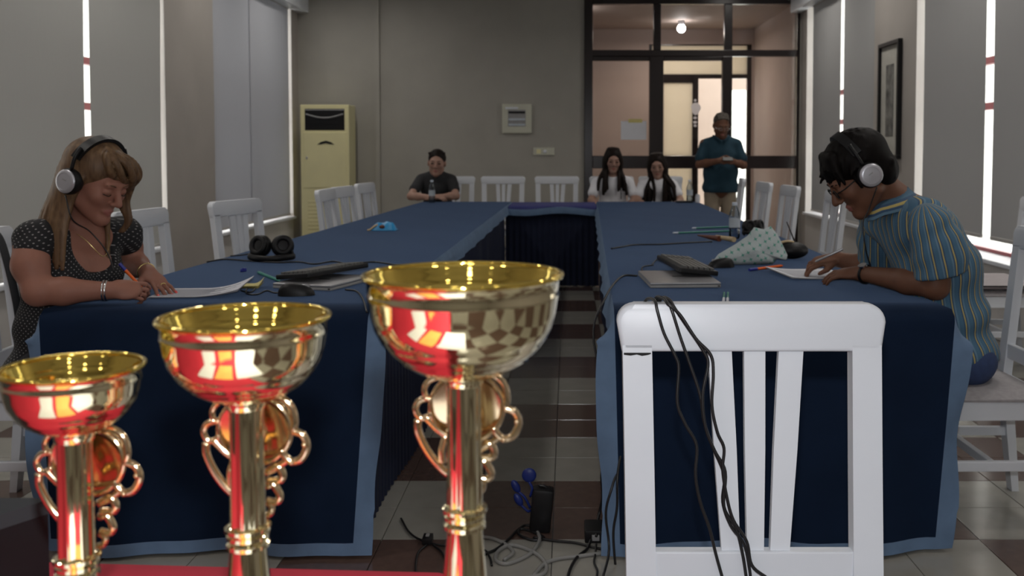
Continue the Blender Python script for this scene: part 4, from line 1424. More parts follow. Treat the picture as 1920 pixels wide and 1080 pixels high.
B().box((p.x - 0.035, p.y - 0.05, 0.001), (p.x + 0.03, p.y + 0.05, 0.042), 0.006).build('adapter_body', 'black', t, smooth=40)
B().box((p.x - 0.012, p.y - 0.058, 0.012), (p.x + 0.012, p.y - 0.049, 0.03), 0.002).build('socket', 'greyplastic', t)
cable('black cord winding up behind the power adapter', [f(1118, 1005, 0.03), pt(1122, 970, 3.12), pt(1130, 930, 3.12), pt(1128, 890, 3.12), pt(1136, 850, 3.12)], 0.005)
cable('black cord trailing from the power adapter towards the camera', [f(1108, 1012, 0.02), f(1100, 1030), f(1082, 1045), f(1070, 1065), f(1064, 1085)], 0.005)
cable('second black cord trailing from the power adapter', [f(1118, 1020, 0.02), f(1116, 1040), f(1114, 1055), f(1120, 1070), f(1118, 1085)], 0.0035)

# =================================================================== THINGS ON THE TABLES
ZS = ZT + 0.0015
def bottle(label, px, py, h=0.215, r=0.031):
    p = on(px, py, ZT)
    t = thing('water_bottle', label, 'bottle', (p.x, p.y, ZS), group='plastic water bottles')
    pr = [(0.0, 0.004), (r * 0.8, 0.0), (r, 0.012), (r, 0.04), (r * 0.95, 0.05), (r, 0.06), (r, 0.125), (r * 0.96, 0.135), (r * 0.98, 0.145), (r * 0.75, 0.165), (r * 0.45, 0.185), (r * 0.40, h - 0.014)]
    B().lathe(pr, (p.x, p.y, ZS), 24).build('bottle_body', 'bottle', t, smooth=50)
    B().lathe([(r * 1.01, 0.065), (r * 1.012, 0.118)], (p.x, p.y, ZS), 24).build('bottle_label', 'bottlelabel', t, smooth=50)
    B().lathe([(r * 0.48, h - 0.016), (r * 0.48, h), (r * 0.4, h + 0.002)], (p.x, p.y, ZS), 20).build('cap', 'bottlecap', t, smooth=40)
    B().lathe([(0.0, 0.006), (r * 0.9, 0.006), (r * 0.93, 0.06), (0.0, 0.06)], (p.x, p.y, ZS), 20).build('water', 'bottle', t, smooth=40)
bottle('small water bottle in front of the person in the dark shirt', 810, 380)
bottle('water bottle on the right table behind the patterned pouch', 1377, 448, 0.205)
bottle('small water bottle in front of the standing man', 1293, 379)

def headphones_flat(label, px, py, s=1.0, rz=0.0):
    """headphones lying on their band with the two cups standing up"""
    p = on(px, py, ZT)
    t = thing('headphones', label, 'headphones', (p.x, p.y, ZS), rz, 'black headphones lying on the tables')
    for sx in (-1, 1):
        a = Vector((sx * 0.35, -0.9, 0.25)).normalized()
        b = B()
        c = Vector((sx * 0.043 * s, 0, 0.058 * s))
        b.lathe([(0.030 * s, -0.022), (0.040 * s, -0.018), (0.044 * s, -0.006), (0.044 * s, 0.004), (0.036 * s, 0.018), (0.02 * s, 0.022), (0.0, 0.022)], c, 24, a)
        cu = b.build('ear_cup', 'black', t, smooth=50, world=False)
        b = B()
        x_ = a.orthogonal().normalized()
        y_ = a.cross(x_)
        rg = [c + a * 0.02 + (x_ * math.cos(q) + y_ * math.sin(q)) * 0.030 * s for q in [2 * PI * k / 24 for k in range(25)]]
        b.tube(rg, 0.011 * s, 8, cap=False)
        b.build('ear_cushion', 'black', cu, smooth=180, world=False)
        b = B()
        b.tube(spline([c + Vector((sx * 0.035, 0.0, -0.01)), c + Vector((sx * 0.045, 0.0, -0.035)), c + Vector((sx * 0.035, -0.005, -0.048))], 5), 0.006, 8)
        b.build('yoke', 'black', t, smooth=180, world=False)
    bd = [Vector((0.085 * s * math.sin(q), -0.06 * s * math.cos(q) - 0.0, 0.014 + 0.006 * abs(math.sin(q)))) for q in [lin(-1.55, 1.55, k / 16) for k in range(17)]]
    b = B()
    b.tube(bd, 0.010 * s, 10, flat=1.3)
    b.build('headband', 'black', t, smooth=180, world=False)
headphones_flat('black headphones lying on the left table with cups upright', 510, 489, 1.15)
headphones_flat('black headphones lying behind the water bottle on the right table', 1412, 441, 0.9, 0.6)

# blue packet on the left table
p = on(722, 432, ZT)
t = thing('blue_packet', 'bright blue crumpled packet lying on the left table', 'packet', (p.x, p.y, ZS))
bm = bmesh.new()
bmesh.ops.create_grid(bm, x_segments=14, y_segments=8, size=1)
vs = []
for q in bm.verts:
    u, v = q.co.x, q.co.y
    e = max(0, 1 - u ** 6) * math.sqrt(max(0, 1 - v * v))
    vs.append((p.x + u * 0.075 * (1 - 0.12 * v), p.y + v * 0.055, ZS + 0.003 + 0.052 * e * (0.9 + 0.1 * math.sin(u * 5 + v * 4)) + 0.003 * math.sin(u * 11) * e))
bm.verts.index_update()
b = B()
b.add(vs, [[q.index for q in f_.verts] for f_ in bm.faces])
bm.free()
b.box((p.x - 0.073, p.y - 0.053, ZS), (p.x + 0.073, p.y + 0.053, ZS + 0.004))
b.build('packet_body', 'cyan', t, smooth=60)
B().ell((p.x - 0.01, p.y - 0.045, ZS + 0.025), (0.018, 0.012, 0.012)).build('printed_motif', 'brown', t, smooth=180)
B().tube(spline([(p.x - 0.035, p.y - 0.03, ZS + 0.036), (p.x - 0.055, p.y - 0.045, ZS + 0.03), (p.x - 0.085, p.y - 0.05, ZS + 0.006), (p.x - 0.10, p.y - 0.045, ZS + 0.004)], 4), 0.007, 8).build('torn_corner', 'tan', t, smooth=180)

def pen(label, a, b_, body, capm, r=0.0045, capfrac=0.22, group=None, name='pen'):
    a, b_ = Vector(a), Vector(b_)
    t = thing(name, label, 'pen', (a.x, a.y, min(a.z, b_.z)), group=group)
    d = b_ - a
    B().tube([a, a + d * 0.06, a + d * (1 - capfrac)], [0.0012, r, r], 10).build('barrel', body, t, smooth=40)
    B().tube([a + d * (1 - capfrac), b_], [r * 1.1, r * 1.05], 10).build('cap', capm, t, smooth=40)
    return t
zp = ZS + 0.0048
pen('green pen lying on the left table beside the yellow notes', on(525, 527, zp), on(485, 511, zp), 'green', 'green', 0.006)
pen('orange pen with blue end lying beside the right papers', on(1468, 498, zp), on(1405, 506, zp), 'orange', 'inkblue', 0.0058)
pen('longer green pencil lying left of the right water bottle', on(1375, 433, zp), on(1262, 437, zp), 'green', 'bottlecap', 0.0055, 0.08, name='pencil')
pen('shorter green pencil lying behind the longer one', on(1380, 425, zp), on(1298, 428, zp), 'green', 'bottlecap', 0.0055, 0.08, name='pencil')
pen('small green and white stick on the right table, left one', on(1358, 548, zp), on(1356.5, 566, zp), 'green', 'paper', 0.0042, 0.35, 'green and white sticks', 'stick')
pen('small green and white stick on the right table, right one', on(1365, 548, zp), on(1364, 566, zp), 'green', 'paper', 0.0042, 0.35, 'green and white sticks', 'stick')
p = on(456, 511, ZT)
t = thing('pencap', 'small dark blue pen cap lying on the left table', 'pencap', (p.x, p.y, ZS))  # loose cap of a blue pen
B().tube([(p.x - 0.012, p.y, ZS + 0.007), (p.x + 0.01, p.y + 0.01, ZS + 0.007)], [0.007, 0.006], 10).build('cap_body', 'inkblue', t, smooth=40)
B().box((p.x - 0.004, p.y - 0.004, ZS + 0.013), (p.x + 0.014, p.y + 0.001, ZS + 0.017), 0.001).build('clip', 'inkblue', t)
t = thing('wooden_stick', 'slim brown stick with a cream end beside the right water bottle', 'stick', on(1345, 445, ZS))
a_, b_ = on(1308, 441, ZS + 0.014), on(1376, 452, ZS + 0.018)
B().tube([a_, lin(a_, b_, 0.35), lin(a_, b_, 0.62)], [0.003, 0.012, 0.016], 10).build('handle', 'brown', t, smooth=60)
B().tube([lin(a_, b_, 0.45) + Vector((0.02, 0.02, 0.004)), b_ + Vector((0, 0, 0.008))], [0.010, 0.014], 10).build('cream_end', 'tan', t, smooth=60)

# yellow notes
p = on(470, 540, ZT)
t = thing('sticky_notes', 'small pad of pale yellow sticky notes with curled corner', 'notes', (p.x, p.y, ZS))
for k in range(3):
    vs = []
    for i in range(7):
        for j in range(3):
            u, v = i / 6, j / 2
            vs.append((p.x - 0.037 + 0.075 * u + k * 0.001, p.y - 0.035 + 0.075 * v, ZS + 0.002 + k * 0.004 + (0.016 + 0.006 * k) * max(0, u - 0.45) ** 2 * v * 3))
    fs = [(i * 3 + j, i * 3 + j + 1, (i + 1) * 3 + j + 1, (i + 1) * 3 + j) for i in range(6) for j in range(2)]
    b = B()
    b.add(vs, fs)
    b.build('note', 'yellow', t, smooth=180)

# papers
def papers(label, c, wd, dp, rz, curl_side, nsheet=3, curl=0.04, lines=9):
    t = thing('exam_papers', label, 'papers', (c[0], c[1], ZS), group='sheaves of papers')
    ca, sa = math.cos(rz), math.sin(rz)
    def G(u, v, z):
        x, y = (u - 0.5) * wd, (v - 0.5) * dp
        return (c[0] + x * ca - y * sa, c[1] + x * sa + y * ca, z)
    def hgt(u, v, k):
        q = max(0, u - 0.45) / 0.55 if curl_side > 0 else max(0, 0.55 - u) / 0.55
        return ZS + 0.002 + 0.0012 * k + curl * q ** 2.0 * (0.5 + 0.5 * v + 0.05 * k)
    for k in range(nsheet):
        n, m_ = 14, 6
        vs = [G(i / n + 0.004 * k, j / m_ + 0.005 * k, hgt(i / n, j / m_, k)) for i in range(n + 1) for j in range(m_ + 1)]
        fs = [(i * (m_ + 1) + j, i * (m_ + 1) + j + 1, (i + 1) * (m_ + 1) + j + 1, (i + 1) * (m_ + 1) + j) for i in range(n) for j in range(m_)]
        b = B()
        b.add(vs, fs)
        b.build('sheet', 'paper', t, smooth=180)
    for q in range(lines):
        v = 0.1 + 0.8 * q / lines
        b = B()
        pts = [G(u, v, hgt(u, v, nsheet - 1) + 0.0006) for u in [0.08 + 0.84 * i / 12 for i in range(13 - (q % 3) * 2)]]
        b.tube(pts, 0.0007, 4)
        b.build('text_line', 'print', t)
    b = B()
    lo_, hi_ = G(0.0, 0.0, ZS), G(1, 1, ZS)
    return t
papers('white papers with a curled right edge under the hands of the woman', (-1.28, 3.34), 0.30, 0.21, 0.06, 1)
papers('white papers under the hands of the person in the striped shirt', (0.975, 3.85), 0.27, 0.30, 0.15, -1, 3, 0.012)

# keyboards on closed laptops
def laptop(label, c, wd, dp, rz):
    t = thing('laptop', label, 'laptop', (c[0], c[1], ZS), rz, 'closed laptops under keyboards')
    B().box((-wd / 2, -dp / 2, 0), (wd / 2, dp / 2, 0.010), 0.003).build('base', 'greyplastic', t, world=False)
    B().box((-wd / 2, -dp / 2, 0.0105), (wd / 2, dp / 2, 0.019), 0.003).build('lid', 'silver', t, world=False)
    B().box((-0.02, -0.006, 0.019), (0.025, 0.006, 0.0196)).build('lid_logo', 'black', t, world=False)
    B().box((wd / 2 - 0.012, -dp / 2 - 0.001, 0.004), (wd / 2 - 0.004, -dp / 2 + 0.003, 0.008)).build('port', 'black', t, world=False)
    return t
def keyboard(label, c, z0, L, wd, rz, tilt):
    t = thing('keyboard', label, 'keyboard', (c[0], c[1], z0), rz, 'black keyboards')
    R_ = Matrix.Rotation(tilt, 4, 'Y')
    B().box((-wd / 2, -L / 2, 0), (wd / 2, L / 2, 0.018), 0.005, 0, R_).build('case', 'black', t, world=False)
    nr, nc = 6, 18
    me = None
    for i in range(nr):
        j = 0
        while j < nc:
            wk = 1
            if i == nr - 1 and j == 5:
                wk = 5
            x = -wd / 2 + 0.012 + (i + 0.5) * (wd - 0.024) / nr
            y0_ = -L / 2 + 0.012 + j * (L - 0.024) / nc
            y1_ = -L / 2 + 0.012 + (j + wk) * (L - 0.024) / nc
            kw = (wd - 0.024) / nr / 2 - 0.003
            if j not in (13,):
                B().box((x - kw, y0_ + 0.0015, 0.018), (x + kw, y1_ - 0.0015, 0.0255), 0.0, 0, R_).build('key', 'key', t, world=False)
            j += wk
    return t
laptop('closed silver laptop under the keyboard on the right table', (0.42, 3.66), 0.26, 0.36, 0.05)
keyboard('black keyboard lying across the laptop on the right table', (0.475, 3.86), ZS + 0.030, 0.46, 0.15, 0.10, 0.10)
laptop('closed silver laptop under the keyboard on the left table', (-0.915, 3.58), 0.24, 0.30, -0.3)
keyboard('black keyboard lying across the laptop on the left table', (-0.935, 3.66), ZS + 0.030, 0.36, 0.15, -0.45, -0.10)

def mouse(label, px, py, rz, s=1.0):
    p = on(px, py, ZT)
    t = thing('mouse', label, 'computer mouse', (p.x, p.y, ZS), rz, 'black computer mice')
    vs, fs = [], []
    n, m_ = 18, 8
    for j in range(m_ + 1):
        th = PI / 2 * j / m_
        for k in range(n):
            a = 2 * PI * k / n
            x = 0.060 * s * math.cos(a) * math.cos(th) ** 0.6
            y = 0.032 * s * math.sin(a) * math.cos(th) ** 0.6 * (1 + 0.12 * math.cos(2 * a))
            z = 0.038 * s * math.sin(th) * (1 - 0.25 * x / 0.06)
            vs.append((x, y, z + 0.001))
    fs = [(j * n + k, j * n + (k + 1) % n, (j + 1) * n + (k + 1) % n, (j + 1) * n + k) for j in range(m_) for k in range(n)] + [tuple(range(n))]
    b = B()
    b.add(vs, fs)
    b.build('mouse_shell', 'black', t, smooth=60, world=False)
    B().box((0.025 * s, -0.003, 0.022 * s), (0.042 * s, 0.003, 0.036 * s), 0.002).build('wheel', 'greyplastic', t, world=False)
    B().beam((0.015 * s, 0, 0.0375 * s), (0.055 * s, 0, 0.018 * s), 0.0012, 0.002).build('button_seam', 'greyplastic', t, world=False)
mouse('black computer mouse beside the patterned pouch on the right table', 1352, 502, PI + 0.2)
mouse('black computer mouse beside the keyboard on the left table', 556, 555, 0.15, 1.05)
# microphone-like black round speaker, with a stick
p = on(1492, 486, ZT)
t = thing('round_speaker', 'black rounded speaker lying right of the patterned pouch', 'speaker', (p.x, p.y, ZS))
B().ell((p.x - 0.02, p.y, ZS + 0.040), (0.078, 0.055, 0.040), None, 20, 12).build('speaker_body', 'black', t, smooth=180)
B().tube(spline([(p.x - 0.085, p.y - 0.01, ZS + 0.072), (p.x - 0.045, p.y - 0.01, ZS + 0.083), (p.x - 0.012, p.y - 0.01, ZS + 0.078)], 4), 0.006, 8).build('tan_strap', 'tan', t, smooth=180)
B().tube([pt(1475, 416, p.y), pt(1493, 460, p.y)], [0.0022, 0.004], 8).build('aerial', 'black', t, smooth=60)
# patterned pouch
p = on(1415, 500, ZT)
M['pouch'] = mat('pouch_cloth', (0.40, 0.46, 0.47), 0.8, var=0.05, scale=10)
t = thing('patterned_pouch', 'pale grey soft pouch printed with green crosses', 'pouch', (p.x, p.y, ZS))
yq = p.y
outl = [(1338, 496), (1352, 480), (1385, 462), (1410, 446), (1424, 430), (1442, 434), (1456, 428), (1468, 444), (1476, 462), (1484, 482), (1481, 491), (1463, 489), (1455, 498), (1420, 500), (1380, 501), (1355, 500)]
P0 = [pt(a, b_, yq) for a, b_ in outl]
cx_ = sum(q.x for q in P0) / len(P0)
cz_ = sum(q.z for q in P0) / len(P0)
def thick(u):
    return 0.075 * (1 - u ** 2) ** 0.5
vs, fs = [], []
NR = 8
nP = len(P0)
dense = []
for i in range(nP):
    a, b_ = P0[i], P0[(i + 1) % nP]
    for k in range(3):
        dense.append(lin(a, b_, k / 3))
nP = len(dense)
for side in (-1, 1):
    for r_ in range(NR + 1):
        u = r_ / NR
        for q in dense:
            x = cx_ + (q.x - cx_) * u
            z = cz_ + (q.z - cz_) * u
            wr = 0.006 * math.sin(x * 60 + z * 35) * (1 - u) + 0.004 * math.sin(z * 90 - x * 20) * (1 - u * u)
            lean_ = (z - ZS) * 0.35
            vs.append((x, yq + 0.06 + lean_ + side * (thick(u) * (0.35 + 0.65 * max(0.05, 1 - (z - ZS) / 0.2)) + wr), max(z, ZS + 0.001)))
for sd in (0, 1):
    o_ = sd * (NR + 1) * nP
    for r_ in range(NR):
        for k in range(nP):
            fs.append((o_ + r_ * nP + k, o_ + r_ * nP + (k + 1) % nP, o_ + (r_ + 1) * nP + (k + 1) % nP, o_ + (r_ + 1) * nP + k))
b = B()
b.add(vs, fs)
pouch = b.build('pouch_cloth', 'pouch', t, smooth=180)
# print the green crosses into the cloth (a flat pattern)
nt = M['pouch'].node_tree
bs = nt.nodes['Principled BSDF']
tc = nt.nodes.new('ShaderNodeTexCoord')
mp = nt.nodes.new('ShaderNodeMapping')
mp.inputs['Rotation'].default_value = (0, 0.5, 0)
mp.inputs['Scale'].default_value = (34, 34, 34)
sx_ = nt.nodes.new('ShaderNodeSeparateXYZ')
cx2 = nt.nodes.new('ShaderNodeCombineXYZ')
nt.links.new(tc.outputs['Object'], mp.inputs[0])
nt.links.new(mp.outputs[0], sx_.inputs[0])
nt.links.new(sx_.outputs[0], cx2.inputs[0])
nt.links.new(sx_.outputs[2], cx2.inputs[1])
vo = nt.nodes.new('ShaderNodeTexVoronoi')
vo.voronoi_dimensions = '2D'
vo.feature = 'F1'
vo.distance = 'MINKOWSKI'
vo.inputs['Exponent'].default_value = 0.42
vo.inputs['Randomness'].default_value = 0.35
vo.inputs['Scale'].default_value = 1.0
nt.links.new(cx2.outputs[0], vo.inputs['Vector'])
lt = nt.nodes.new('ShaderNodeMath')
lt.operation = 'LESS_THAN'
lt.inputs[1].default_value = 0.55
nt.links.new(vo.outputs['Distance'], lt.inputs[0])
mx = nt.nodes.new('ShaderNodeMix')
mx.data_type = 'RGBA'
mx.inputs[7].default_value = (0.08, 0.28, 0.22, 1)
old = bs.inputs['Base Color'].links[0].from_socket
nt.links.new(old, mx.inputs[6])
nt.links.new(lt.outputs[0], mx.inputs[0])
nt.links.new(mx.outputs[2], bs.inputs['Base Color'])
# phone and dark case in front of the girls
p = on(1285, 380, ZT)
tag(B().box((p.x - 0.09, p.y - 0.05, ZS), (p.x + 0.07, p.y + 0.05, ZS + 0.018), 0.005).build('dark_case', 'black'), 'flat dark case beside the far right water bottle', 'case')
p = on(1308, 380, ZT)
o = tag(B().lathe([(0.022, 0), (0.024, 0.05), (0.018, 0.075), (0.02, 0.08)], (p.x, p.y, ZS), 16).build('paper_cup', 'paper', smooth=40), 'small white cup right of the far right water bottle', 'cup')
M['cushion'] = mat('cushion_cloth', (0.50, 0.46, 0.47), 0.85, var=0.05)
# cushion on the chair by the right window
bm = bmesh.new()
bmesh.ops.create_grid(bm, x_segments=14, y_segments=14, size=1)
bm.verts.index_update()
vs = []
N_ = len(bm.verts)
for sd in (1, -1):
    for q in bm.verts:
        e = 1 - max(abs(q.co.x), abs(q.co.y)) ** 5
        rr = 1 - 0.05 * (abs(q.co.x) * abs(q.co.y)) ** 3
        vs.append((2.46 + q.co.x * 0.205 * rr, 5.55 + q.co.y * 0.225 * rr, 0.495 + sd * (0.004 + 0.026 * e)))
fs = [[q.index for q in f_.verts] for f_ in bm.faces]
fs = fs + [[i + N_ for i in f_] for f_ in fs]
bm.free()
b = B()
b.add(vs, fs)
tag(b.build('seat_cushion', 'cushion', smooth=180), 'pale seat cushion on the chair by the right window', 'cushion')

# =================================================================== PEOPLE
V3 = lambda *a: np.array(a, float)
def unit(v):
    v = np.array(v, float)
    return v / np.linalg.norm(v)
class Head:
    def __init__(s, c, fwd, up, sc=1.0):
        s.c = np.array(c, float)
        s.F = unit(fwd)
        s.R = unit(np.cross(s.F, np.array(up, float)))
        s.U = np.cross(s.R, s.F)
        s.s = sc
    def L(s, r, f, u):
        return s.c + s.s * (s.R * r + s.F * f + s.U * u)
    def ax(s):
        return (s.R, s.F, s.U)
    def sculpt(s, S, lids=True, fem=False):
        L, k = s.L, s.s
        A = s.ax()
        e = lambda c, r, kk, sub=False: S.ell(c, [q * k for q in r], A, kk * k, sub)
        e(L(0, -0.015, 0.03), (0.073, 0.094, 0.086), 0.01)
        e(L(0, 0.032, -0.028), (0.058, 0.058, 0.082), 0.03)
        for q in (-1, 1):
            S.cap(L(q * 0.045, 0.0, -0.055), L(0, 0.066, -0.098), 0.024 * k, 0.019 * k, 0.025 * k)
            e(L(q * 0.038, 0.062, -0.022), (0.024, 0.021, 0.022), 0.02)
        e(L(0, 0.074, -0.100), (0.021, 0.017, 0.016), 0.014)
        S.cap(L(-0.034, 0.082, 0.024), L(0.034, 0.082, 0.024), 0.011 * k, 0.011 * k, 0.016 * k)
        for q in (-1, 1):
            e(L(q * 0.032, 0.101, 0.002), (0.017, 0.012, 0.011), 0.010, True)
            if lids:
                e(L(q * 0.032, 0.079, 0.001), (0.0155, 0.013, 0.0115), 0.003)
        S.cap(L(0, 0.090, 0.014), L(0, 0.113, -0.029), 0.0075 * k, 0.0115 * k, 0.012 * k)
        for q in (-1, 1):
            e(L(q * 0.011, 0.100, -0.034), (0.0085, 0.010, 0.007), 0.006)
            e(L(q * 0.077, -0.008, -0.006), (0.010, 0.020, 0.031), 0.008)
            S.cap(L(q * 0.019, 0.083, -0.065), L(0, 0.0915, -0.0605), 0.0040 * k, 0.0054 * k, 0.005 * k)
            S.cap(L(q * 0.017, 0.083, -0.067), L(0, 0.0895, -0.0735), 0.0040 * k, 0.0058 * k, 0.005 * k)
        return s
    def lip_test(s, P):
        d = P - s.L(0, 0.096, -0.067)
        u = np.stack([d @ s.R / 0.0225, d @ s.F / 0.022, d @ s.U / 0.0125], 1) / s.s
        return (u ** 2).sum(1) < 1
    def extras(s, par, brow='hair_brown', eyes=True, iris=True):
        if eyes:
            for q in (-1, 1):
                e = B().ell(s.L(q * 0.032, 0.0800, 0.0015), (0.0128 * s.s,) * 3, [Vector(a) for a in s.ax()], 14, 10).build('eye', 'eyewhite', par, smooth=180)
                if iris:
                    B().ell(s.L(q * 0.032, 0.0900, 0.001), (0.0062 * s.s, 0.0035 * s.s, 0.0062 * s.s), [Vector(a) for a in s.ax()], 12, 8).build('iris', 'iris', e, smooth=180)
        for q in (-1, 1):
            pts = [s.L(q * 0.016, 0.094, 0.022), s.L(q * 0.03, 0.0935, 0.027), s.L(q * 0.045, 0.083, 0.023)]
            B().tube(spline(pts, 4), [0.0028 * s.s] * 9, 6, flat=0.6).build('eyebrow', brow, par, smooth=180)

def hand(S, w, d, n, t, curl, sc=1.0, thumb=(0.75, 0.6, -0.25), spread=0.12, nails=None, fr=0.0082):
    """w wrist, d towards the fingers, n out of the back of the hand, t towards the thumb, curl per joint for each finger"""
    w, d, n, t = np.array(w, float), unit(d), unit(n), unit(t)
    n = unit(n - d * (n @ d))
    t = unit(t - d * (t @ d) - n * (t @ n))
    S.ell(w + d * 0.046 * sc, (0.050 * sc, 0.040 * sc, 0.016 * sc), (d, t, n), 0.012)
    S.cap(w - d * 0.01, w + d * 0.03 * sc, 0.023 * sc, 0.020 * sc, 0.02)
    tips = []
    for q, (off, ln) in enumerate(((0.028, 0.072), (0.0095, 0.080), (-0.0095, 0.074), (-0.0275, 0.060))):
        p = w + d * (0.083 - 0.004 * abs(q - 1)) * sc + t * off * sc
        ang = 0.05
        c = curl[q] if isinstance(curl, (list, tuple)) else curl
        r = fr * sc * (1.0, 1.03, 1.0, 0.9)[q]
        dd = unit(d + t * spread * (1.5 - q) * 0.6)
        p0 = p - dd * 0.018
        for sg, fr_ in enumerate((0.45, 0.30, 0.25)):
            ang += c * (0.8, 1.0, 0.7)[sg]
            v = dd * math.cos(ang) - n * math.sin(ang)
            p1 = p + v * ln * fr_ * sc
            S.cap(p0, p1, r * (1 - 0.08 * sg), r * (0.95 - 0.09 * sg), 0.003)
            p0 = p1
            p = p1
        tips.append((p, v))
    tv = unit(d * thumb[0] + t * thumb[1] + n * thumb[2])
    a = w + d * 0.018 * sc + t * 0.026 * sc
    b = a + tv * 0.044 * sc
    tv2 = unit(tv * 0.8 + d * 0.5 - t * 0.15)
    c = b + tv2 * 0.032 * sc
    S.cap(a, b, 0.0135 * sc, 0.0105 * sc, 0.010)
    S.cap(b, c, 0.0105 * sc, 0.0078 * sc, 0.003)
    tips.append((c, tv2))
    return tips, n

def uv_torso(a, b, per=0.9):
    """angle round an axis -> cloth coordinate (wraps every `per` metres)"""
    a, b = np.array(a, float), np.array(b, float)
    z = unit(b - a)
    x = unit(np.cross(z, [0.3, 0.9, 0.1]))
    y = np.cross(z, x)
    def f(V):
        d = V - a
        ang = np.arctan2(d @ y, d @ x) / (2 * PI)
        return np.stack([ang * per, d @ z, np.full(len(V), per)], 1)
    return f
def wrinkle(amp, fx, dirs=((1, 0.3, 0.5), (0.2, 1, -0.6), (-0.5, 0.4, 1))):
    def f(V):
        n = np.zeros(len(V))
        for q, d in enumerate(dirs):
            n += np.sin((V @ np.array(d)) * fx * (1 + 0.37 * q) + q * 1.7 + 1.5 * np.sin((V @ np.array(d[::-1])) * fx * 0.4))
        c = V.mean(0)
        w = V - c
        w[:, 2] *= 0.2
        w /= np.linalg.norm(w, axis=1)[:, None] + 1e-6
        return V + w * (amp * n / 3)[:, None]
    return f

def big_headphones(label, hd, near, cable_pts):
    """worn headphones: silver-faced cups with black cushions and a band over the head"""
    t = thing('headphones', label, 'headphones', tuple(hd.c - V3(0, 0, 0.1)), group='silver headphones being worn')
    k = hd.s
    for q in (-1, 1):
        c = hd.L(q * 0.098, -0.006, -0.004)
        ax = hd.R * q
        B().lathe([(0.026, -0.026), (0.038, -0.024), (0.043, -0.012), (0.043, 0.004), (0.038, 0.012)], c, 32, ax).build('ear_cup', 'black', t, smooth=50)
        cup = B().lathe([(0.0385, 0.0115), (0.0385, 0.015), (0.035, 0.0185), (0.028, 0.0200), (0.0275, 0.0188), (0.015, 0.0200), (0.0, 0.0205)], c, 32, ax).build('cup_face', 'alu', t, smooth=35)
        xf = Matrix((Vector(hd.F), Vector(hd.U), Vector(ax))).transposed().to_4x4()
        xf.translation = Vector(c + ax * 0.0205)
        B().box((-0.008, 0.004, 0), (0.008, 0.0075, 0.0008), 0, 0, xf).build('cup_logo', 'greyplastic', cup)
        yk = [hd.L(q * 0.104, -0.006, 0.040 / k * 1.0), hd.L(q * 0.103, -0.010, 0.075), hd.L(q * 0.088, -0.015, 0.105)]
        B().tube(spline(yk, 5), 0.0065, 8).build('yoke', 'black', t, smooth=180)
    band = [hd.L(0.094 * math.sin(a), -0.016, 0.036 + 0.098 * math.cos(a)) for a in [lin(-1.25, 1.25, i / 20) for i in range(21)]]
    vs, fs = [], []
    for p in band:
        for (df, du) in ((-0.016, 0), (0.016, 0), (0.016, 0.011), (-0.016, 0.011)):
            rad = unit(p - hd.L(0, -0.016, 0.03))
            vs.append(p + hd.F * df + rad * du)
    n = len(band)
    fs = [(i * 4 + j, i * 4 + (j + 1) % 4, i * 4 + 4 + (j + 1) % 4, i * 4 + 4 + j) for i in range(n - 1) for j in range(4)] + [(0, 1, 2, 3), tuple((n - 1) * 4 + j for j in range(4))]
    b = B()
    b.add(vs, fs)
    b.build('headband', 'black', t, smooth=40)
    b = B()
    b.tube(spline([Vector(p) for p in cable_pts], 6), 0.0022, 6)
    b.build('cord', 'blackcable', t, smooth=180)
    return t

# ------------------------------------------------------------------ the woman on the left
wo = thing('person', 'woman with long fair hair and headphones in a black dotted top, writing', 'person', (-1.72, 3.28, 0))
hd = Head((-1.575, 3.20, 1.150), (0.86, -0.30, -0.42), (0.45, -0.12, 1.0), 1.06)
shR, shL = V3(-1.735, 3.10, 0.965), V3(-1.585, 3.42, 0.955)
mid = (shR + shL) / 2
Rt = unit(shR - shL)
Ft = unit([0.91, -0.41, 0])
Ut = V3(0, 0, 1)
T = (Rt, Ft, Ut)
elR, elL = V3(-1.685, 3.035, 0.803), V3(-1.60, 3.50, 0.845)
wrR, wrL = V3(-1.475, 3.085, 0.800), V3(-1.475, 3.36, 0.820)
S = SD((-2.0, 2.86, 0.40), (-1.24, 3.68, 1.34), 0.0046)
def woman_torso(S, g):
    S.ell(V3(-1.76, 3.28, 0.50), (0.175 + g, 0.13 + g, 0.12), T, 0.03)
    S.ell(V3(-1.745, 3.275, 0.66), (0.145 + g, 0.105 + g, 0.14), T, 0.05)
    S.ell(V3(-1.71, 3.265, 0.84), (0.155 + g, 0.105 + g, 0.15), T, 0.06)
    for q in (-1, 1):
        S.ell(V3(-1.71, 3.265, 0.835) + Ft * 0.075 + Rt * q * 0.07, (0.068 + g, 0.058 + g, 0.066 + g), T, 0.04)
    S.cap(shR + V3(0.015, 0.03, 0.0), shL + V3(-0.01, -0.03, 0.0), 0.052 + g, 0.052 + g, 0.05)
woman_torso(S, 0.0)
S.chain([(mid + V3(-0.01, 0, 0.0), 0.07), (mid + V3(0.012, -0.01, 0.055), 0.050), (hd.L(0, -0.03, -0.07), 0.046)], 0.03)
S.chain([(shR, 0.056), ((shR + elR) / 2 + V3(-0.01, -0.01, 0), 0.053), (elR, 0.043)], 0.02)
S.chain([(elR, 0.043), (lin(elR, wrR, 0.35), 0.043), (wrR, 0.025)], 0.02)
S.chain([(shL, 0.054), ((shL + elL) / 2, 0.048), (elL, 0.041)], 0.02)
S.chain([(elL, 0.041), (lin(elL, wrL, 0.35), 0.040), (wrL, 0.0235)], 0.02)
hd.sculpt(S, True, True)
tipsR, _ = hand(S, wrR, (0.86, 0.42, -0.02), (0.15, -0.75, 0.65), (0.1, 0.4, 0.9), [0.55, 0.75, 0.85, 0.9], 0.95, (0.8, 0.35, -0.55))
